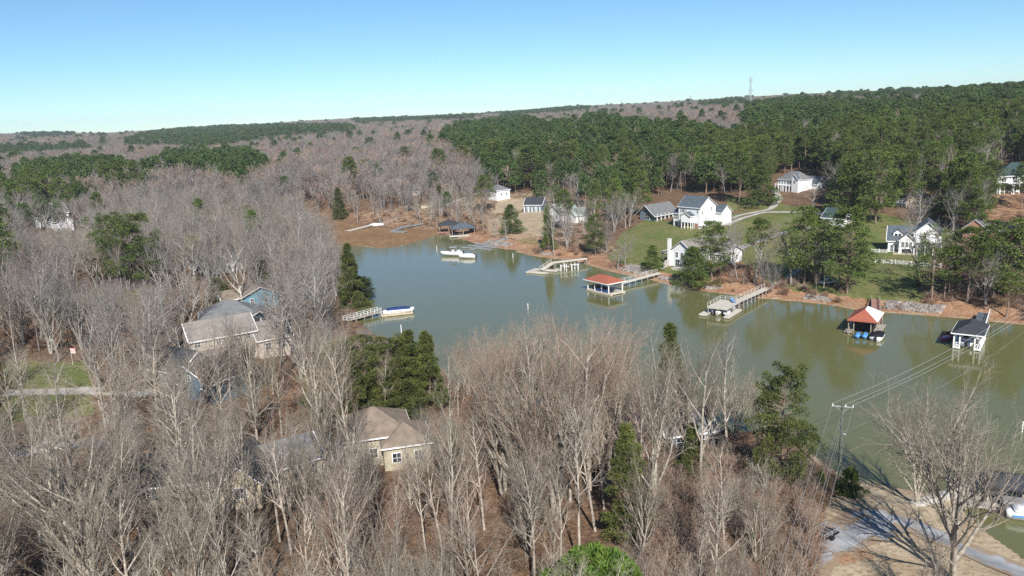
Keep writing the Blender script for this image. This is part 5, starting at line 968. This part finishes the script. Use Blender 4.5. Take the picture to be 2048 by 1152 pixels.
HT = np.where((RR < 200) & ~pine, rg.uniform(12.5, 21, len(X)), HT); HT = np.where((RR > 92) & (RR < 165) & (gx > 880) & (gx < 1470), rg.uniform(16, 25, len(X)), HT)
for i in np.nonzero(ok)[0]:
    x, y, z = X[i], Y[i], Z[i]
    if RR[i] < 460:
        if any((x - a) ** 2 + (y - b) ** 2 < c * c for a, b, c in TAKEN): ok[i] = False; continue
    if RR[i] < 185:
        h = HT[i]
        while h > 7:
            px_, py_ = proj(x, y, z + h); px_ = float(px_); wv = .22 * h / RR[i] * F
            pts = [(px_, float(py_)), (px_ - wv * .6, float(py_) + wv * .7), (px_ + wv * .6, float(py_) + wv * .7)]
            if not any(inpoly([a], [b], WATER_VIEW)[0] for a, b in pts): break
            h *= .9
        HT[i] = h
        if h <= 7: ok[i] = False; continue
    if RR[i] < 480:
        tx, ty = proj(x, y, z + HT[i]); bx, by = gx[i], gy[i]; wv = .27 * HT[i] / RR[i] * F
        for (x0, y0, x1, y1, dist, pr) in KEEP:
            if RR[i] < dist and max(tx, bx) + wv > x0 and min(tx, bx) - wv < x1 and ty < y1 and by > y0 and U3[i] < pr:
                h = HT[i]
                while h > 4.5 and proj(x, y, z + h)[1] < y1: h *= .85
                if h > 4.5 and not pine[i]: HT[i] = h; tx, ty = proj(x, y, z + h); continue
                ok[i] = False; break
I = np.nonzero(ok)[0]; tx, ty = proj(X, Y, Z + HT); PH = np.abs(gy - ty); vis = (gx > -60) & (gx < 2110) & (ty < 1150) & (gy > 0)
nb = max(0, 296 - len([1 for h in BH])); npn = max(0, 296 - len(HER))
Ib = sorted([i for i in I if not pine[i] and vis[i]], key=lambda i: -PH[i] - rg.uniform(0, 12))[:nb]; Ip = sorted([i for i in I if pine[i] and vis[i]], key=lambda i: -PH[i])[:npn]
solo = set(Ib) | set(Ip)
LM = [(40, 440, 'the far white-gabled house'), (180, 480, 'the small dark left pine'), (280, 500, 'the yellow-green pine'), (360, 700, 'the slate-blue house'), (450, 690, 'the taupe house'), (510, 600, 'the blue house'), (600, 650, 'the left railed dock'), (690, 620, 'the dark leaning conifer'), (770, 840, 'the brown hip roof'), (850, 665, 'the cedar clump'),
      (900, 505, 'the tower boat'), (960, 490, 'the finger-pier dock'), (1010, 385, 'the white cottage'), (1060, 540, 'the long pale dock'), (1120, 420, 'the pale green roof'), (1210, 570, 'the terracotta boathouse'), (1320, 415, 'the low grey house'), (1400, 420, 'the two-storey house'), (1470, 605, 'the sundeck dock'), (1545, 850, 'the large dark cedar'), (1600, 360, 'the white farmhouse'),
      (1690, 850, 'the utility pole'), (1740, 640, 'the red-and-white boathouse'), (1820, 480, 'the three-gabled house'), (1935, 670, 'the white gazebo boathouse'), (2010, 365, 'the columned house')]
def where(p): return min(LM, key=lambda l: abs(l[0] - p))[2]
def lmy(p): return min(LM, key=lambda l: abs(l[0] - p))[1]
def size(h, c): return 'short' if h < c[0] else 'tall' if h > c[1] else 'medium'
FORM = {'b0_0': 'vase-shaped', 'b0_1': 'slender straight', 'b0_2': 'wide spreading', 'b0_3': 'reddish vase-shaped', 'b0_4': 'reddish slender', 'b0_5': 'many-limbed', 'b0_6': 'tall narrow', 'b0_7': 'reddish spreading',
        'b1_0': 'slender', 'b1_1': 'spreading', 'b1_2': 'vase-shaped', 'b1_3': 'reddish slender', 'b1_4': 'tan spreading', 'p1_0': 'round-crowned', 'p1_1': 'long-trunked', 'p1_2': 'conical', 'p1_3': 'dense round-crowned', 'p1_4': 'wispy', 'p1_5': 'full-crowned', 'p1_6': 'pointed'}
BAND = [(80, 'very front row'), (105, 'front woods'), (140, 'middle woods'), (200, 'near-shore woods'), (300, 'behind houses'), (9999, 'beyond the lake')]
for i in Ib:
    q = '0' if RR[i] < 150 else '1'
    if q == '0': j = random.choice([3, 7, 4, 0, 1, 6, 3]) if (850 < gx[i] < 1450 and RR[i] > 85) else random.choice([0, 1, 2, 5, 6, 0, 5, 4, 1])
    else: j = random.choice([0, 1, 2, 3, 4, 0, 1])
    key = 'b%s_%d' % (q, j); bd = next(t for d_, t in BAND if RR[i] < d_); px_ = gx[i]
    plant(key, X[i], Y[i], HT[i], '%s %s bare tree, %s, %s %s' % (size(HT[i], (14, 17.5)), FORM[key], bd, 'above' if gy[i] < lmy(px_) else 'below', where(px_)), 'bare trees', Z[i], random.uniform(.85, 1.3), lean=random.gauss(0, .05))
for i in Ip:
    j = random.choice([0, 3, 1, 6, 6, 5]); key = 'p1_%d' % j; px_ = gx[i]; fr = 'wood edge' if RR[i] < 400 else 'inside the wood' if RR[i] < 520 else 'on the ridge'
    plant(key, X[i], Y[i], HT[i], '%s %s pine, %s, above %s' % (size(HT[i], (17.5, 20.5)), FORM[key], fr, where(px_)), 'pines', Z[i], random.uniform(.95, 1.4))

same = {}
for o in list(COL.objects):
    if o.parent is None and o.get('group') in ('bare trees', 'pines'): same.setdefault(o['label'], []).append(o)
ORD = ['leftmost', 'second from left', 'third from left', 'fourth from left', 'fifth from left', 'sixth from left', 'seventh from left', 'eighth from left', 'ninth from left', 'tenth from left', 'eleventh from left', 'twelfth from left']
for lb, os_ in same.items():
    if 1 < len(os_) <= len(ORD):
        os_.sort(key=lambda o: float(proj(o.location.x, o.location.y, o.location.z)[0]))
        for k_, o in zip(ORD, os_): o['label'] = lb + ', ' + k_
def scatter(name, keys, idx, pts, scl, wid, label=None):
    """uncountable mass: points carrying copies of a few forms"""
    me = bpy.data.meshes.new(name); me.vertices.add(len(pts)); me.vertices.foreach_set('co', np.asarray(pts, np.float32).ravel())
    for nm, tp, dat in (('form', 'INT', np.asarray(idx, np.int32)), ('spin', 'FLOAT', rg.uniform(0, 6.28, len(pts)).astype(np.float32)), ('height', 'FLOAT', np.asarray(scl, np.float32)), ('width', 'FLOAT', np.asarray(wid, np.float32))):
        a = me.attributes.new(nm, tp, 'POINT'); a.data.foreach_set('value', dat)
    o = link(name, me); tag(o, label, kind='stuff'); g = bpy.data.node_groups.new(name, 'GeometryNodeTree'); g.interface.new_socket('Geometry', in_out='INPUT', socket_type='NodeSocketGeometry'); g.interface.new_socket('Geometry', in_out='OUTPUT', socket_type='NodeSocketGeometry')
    N = g.nodes.new; L = g.links.new; gi = N('NodeGroupInput'); go = N('NodeGroupOutput'); iop = N('GeometryNodeInstanceOnPoints'); jn = N('GeometryNodeJoinGeometry')
    for k in reversed(keys):
        oi = N('GeometryNodeObjectInfo'); oi.inputs[0].default_value = k; oi.inputs[1].default_value = True; L(oi.outputs['Geometry'], jn.inputs[0])
    def attr(nm, tp): n_ = N('GeometryNodeInputNamedAttribute'); n_.data_type = tp; n_.inputs[0].default_value = nm; return n_.outputs[0]
    iop.inputs['Pick Instance'].default_value = True; L(gi.outputs[0], iop.inputs['Points']); L(jn.outputs[0], iop.inputs['Instance']); L(attr('form', 'INT'), iop.inputs['Instance Index'])
    cx_ = N('ShaderNodeCombineXYZ'); L(attr('spin', 'FLOAT'), cx_.inputs[2]); L(cx_.outputs[0], iop.inputs['Rotation'])
    cs_ = N('ShaderNodeCombineXYZ'); wo = attr('width', 'FLOAT'); L(wo, cs_.inputs[0]); L(wo, cs_.inputs[1]); L(attr('height', 'FLOAT'), cs_.inputs[2]); L(cs_.outputs[0], iop.inputs['Scale']); L(iop.outputs[0], go.inputs[0])
    md = o.modifiers.new('scatter', 'NODES'); md.node_group = g; return o
rest = np.array([i for i in I if i not in solo]); rb = rest[~pine[rest]]; rp_ = rest[pine[rest]]
forms = [K['b1_%d' % j] for j in range(5)] + [K['b2_%d' % j] for j in range(4)]; fi = np.where(RR[rb] < 420, rg.integers(0, 5, len(rb)), 5 + rg.integers(0, 4, len(rb))); Hs = np.array([f.H for f in forms])
s_ = HT[rb] / Hs[fi]; big = np.where(SP[rb] > 15, 1.9, np.where(SP[rb] > 11, 1.5, np.where(SP[rb] > 8, 1.2, 1.05)))
scatter('bare_woods', [f.joined() for f in forms], fi, np.stack([X[rb], Y[rb], Z[rb] - .2], 1), s_, s_ * big, 'grey-mauve leafless woods covering the far hills')
forms = [K['p1_%d' % j] for j in (0, 3, 6, 5)] + [K['p2_%d' % j] for j in range(4)]; fi = np.where(RR[rp_] < 330, rg.integers(0, 4, len(rp_)), 4 + rg.integers(0, 4, len(rp_))); Hs = np.array([f.H for f in forms])
s_ = HT[rp_] / Hs[fi]; big = np.where(SP[rp_] > 15, 2.2, np.where(SP[rp_] > 11, 1.7, np.where(SP[rp_] > 8, 1.45, 1.4))) * rg.uniform(.7, 1.1, len(rp_))
scatter('pine_woods', [f.joined() for f in forms], fi, np.stack([X[rp_], Y[rp_], Z[rp_] - .2], 1), s_, s_ * big, 'dark green pine woods on the ridge and far plantations')
print('TREES', len(Ib), len(Ip), len(rb), len(rp_))
# undergrowth
def shrub_form(seed, cm):
    rng = random.Random(seed); segs = []
    for i in range(46):
        a = rng.uniform(0, 6.28); e = rng.uniform(.5, 1.45); L_ = rng.uniform(.5, 1.3); d = (math.cos(a) * math.cos(e), math.sin(a) * math.cos(e), math.sin(e)); b = tuple(c * L_ for c in d); s0 = (rng.gauss(0, .15), rng.gauss(0, .15), 0); b = tuple(b[j] + s0[j] for j in range(3)); segs.append((s0, b, .02, .012))
        for _ in range(6): q = tuple(b[j] * rng.uniform(.4, 1) for j in range(3)); segs.append((q, tuple(q[j] + rng.gauss(0, .22) + (.15 if j == 2 else 0) for j in range(3)), .011, .007))
    V, Q = tubes(segs, 3); return bpy.data.objects.new('shrub_form', npmesh('shrub_form', V, Q, M[cm]))
n = 12000; a = rg.uniform(-rad(36), rad(36), n); r = np.sqrt(rg.uniform(45 ** 2, 250 ** 2, n)); r[:3500] = rg.uniform(230, 480, 3500); sx, sy = r * np.sin(a), r * np.cos(a); d = sdist(sx, sy, SH); gz = ground(sx, sy); gx_, gy_ = proj(sx, sy, gz)
a2 = rg.uniform(0, 1, n); m_ = a2 < .3; PXx = rg.uniform(1290, 1660, n); PYy = rg.uniform(930, 1200, n)
for i in np.nonzero(m_)[0]: sx[i], sy[i] = at(PXx[i], PYy[i], 2)
d = sdist(sx, sy, SH); gz = ground(sx, sy); gx_, gy_ = proj(sx, sy, gz)
kp = (d > 2) & (sdist(sx, sy, MUD) > 2) & ((vnoise(sx, sy, 14, 9) > .38) | m_)
for P in OPEN: kp &= ~inpoly(gx_, gy_, P)
kp &= ~((r > 200) & (gx_ > 1200) & (rg.uniform(0, 1, n) < .4)); sc_ = rg.uniform(.8, 2.3, n)[kp]
fs_ = rg.choice([0, 0, 0, 1, 2, 2, 3], kp.sum()); sc_ = np.where(fs_ == 3, sc_ * .33, sc_)
scatter('brushwood', [shrub_form(1, 'brush'), shrub_form(2, 'twigred'), shrub_form(3, 'brush'), K['sap'].joined()], fs_, np.stack([sx, sy, gz - .05], 1)[kp], sc_ * .8, sc_, 'brown leafless undergrowth and saplings between the trees')
# riprap along the far shore
Vr = []; Qr = []; rk = np.random.default_rng(9); ico = np.array([(x, y, z) for x in (-1, 1) for y in (-1, 1) for z in (-1, 1)], float); fq = np.array([(0, 1, 3, 2), (4, 6, 7, 5), (0, 4, 5, 1), (2, 3, 7, 6), (0, 2, 6, 4), (1, 5, 7, 3)])
def rocks(pa, pb, n, wid):
    A, B = at(*pa), at(*pb)
    for _ in range(n):
        t = rk.uniform(); o_ = rk.uniform(2.5, 2.5 + wid); dx, dy = B[0] - A[0], B[1] - A[1]; l = math.hypot(dx, dy); x = A[0] + dx * t - dy / l * -o_ * -1; y = A[1] + dy * t + dx / l * o_
        s = rk.uniform(.18, .55, 3) * [1, 1, .7]; v = ico * s * rk.uniform(.7, 1.2, (8, 3)); c, sn = math.cos(t * 99), math.sin(t * 99); v = np.stack([v[:, 0] * c - v[:, 1] * sn, v[:, 0] * sn + v[:, 1] * c, v[:, 2]], 1) + [x, y, g1(x, y) + .1]; Qr.append(fq + len(Vr) * 8); Vr.append(v)
for a_, b_, n_, w_ in [((1225, 543), (1275, 555), 300, 5), ((1300, 560), (1330, 567), 60, 2), ((1400, 582), (1430, 585), 50, 2), ((1600, 603), (1650, 609), 90, 3), ((1765, 624), (1880, 634), 300, 4.5), ((955, 488), (1000, 497), 160, 4), ((1062, 511), (1090, 515), 50, 2)]: rocks(a_, b_, n_, w_)
tag(link('riprap_stones', npmesh('riprap_stones', np.concatenate(Vr), np.concatenate(Qr), M['rock'])), 'grey shore stones along the far bank', kind='stuff')
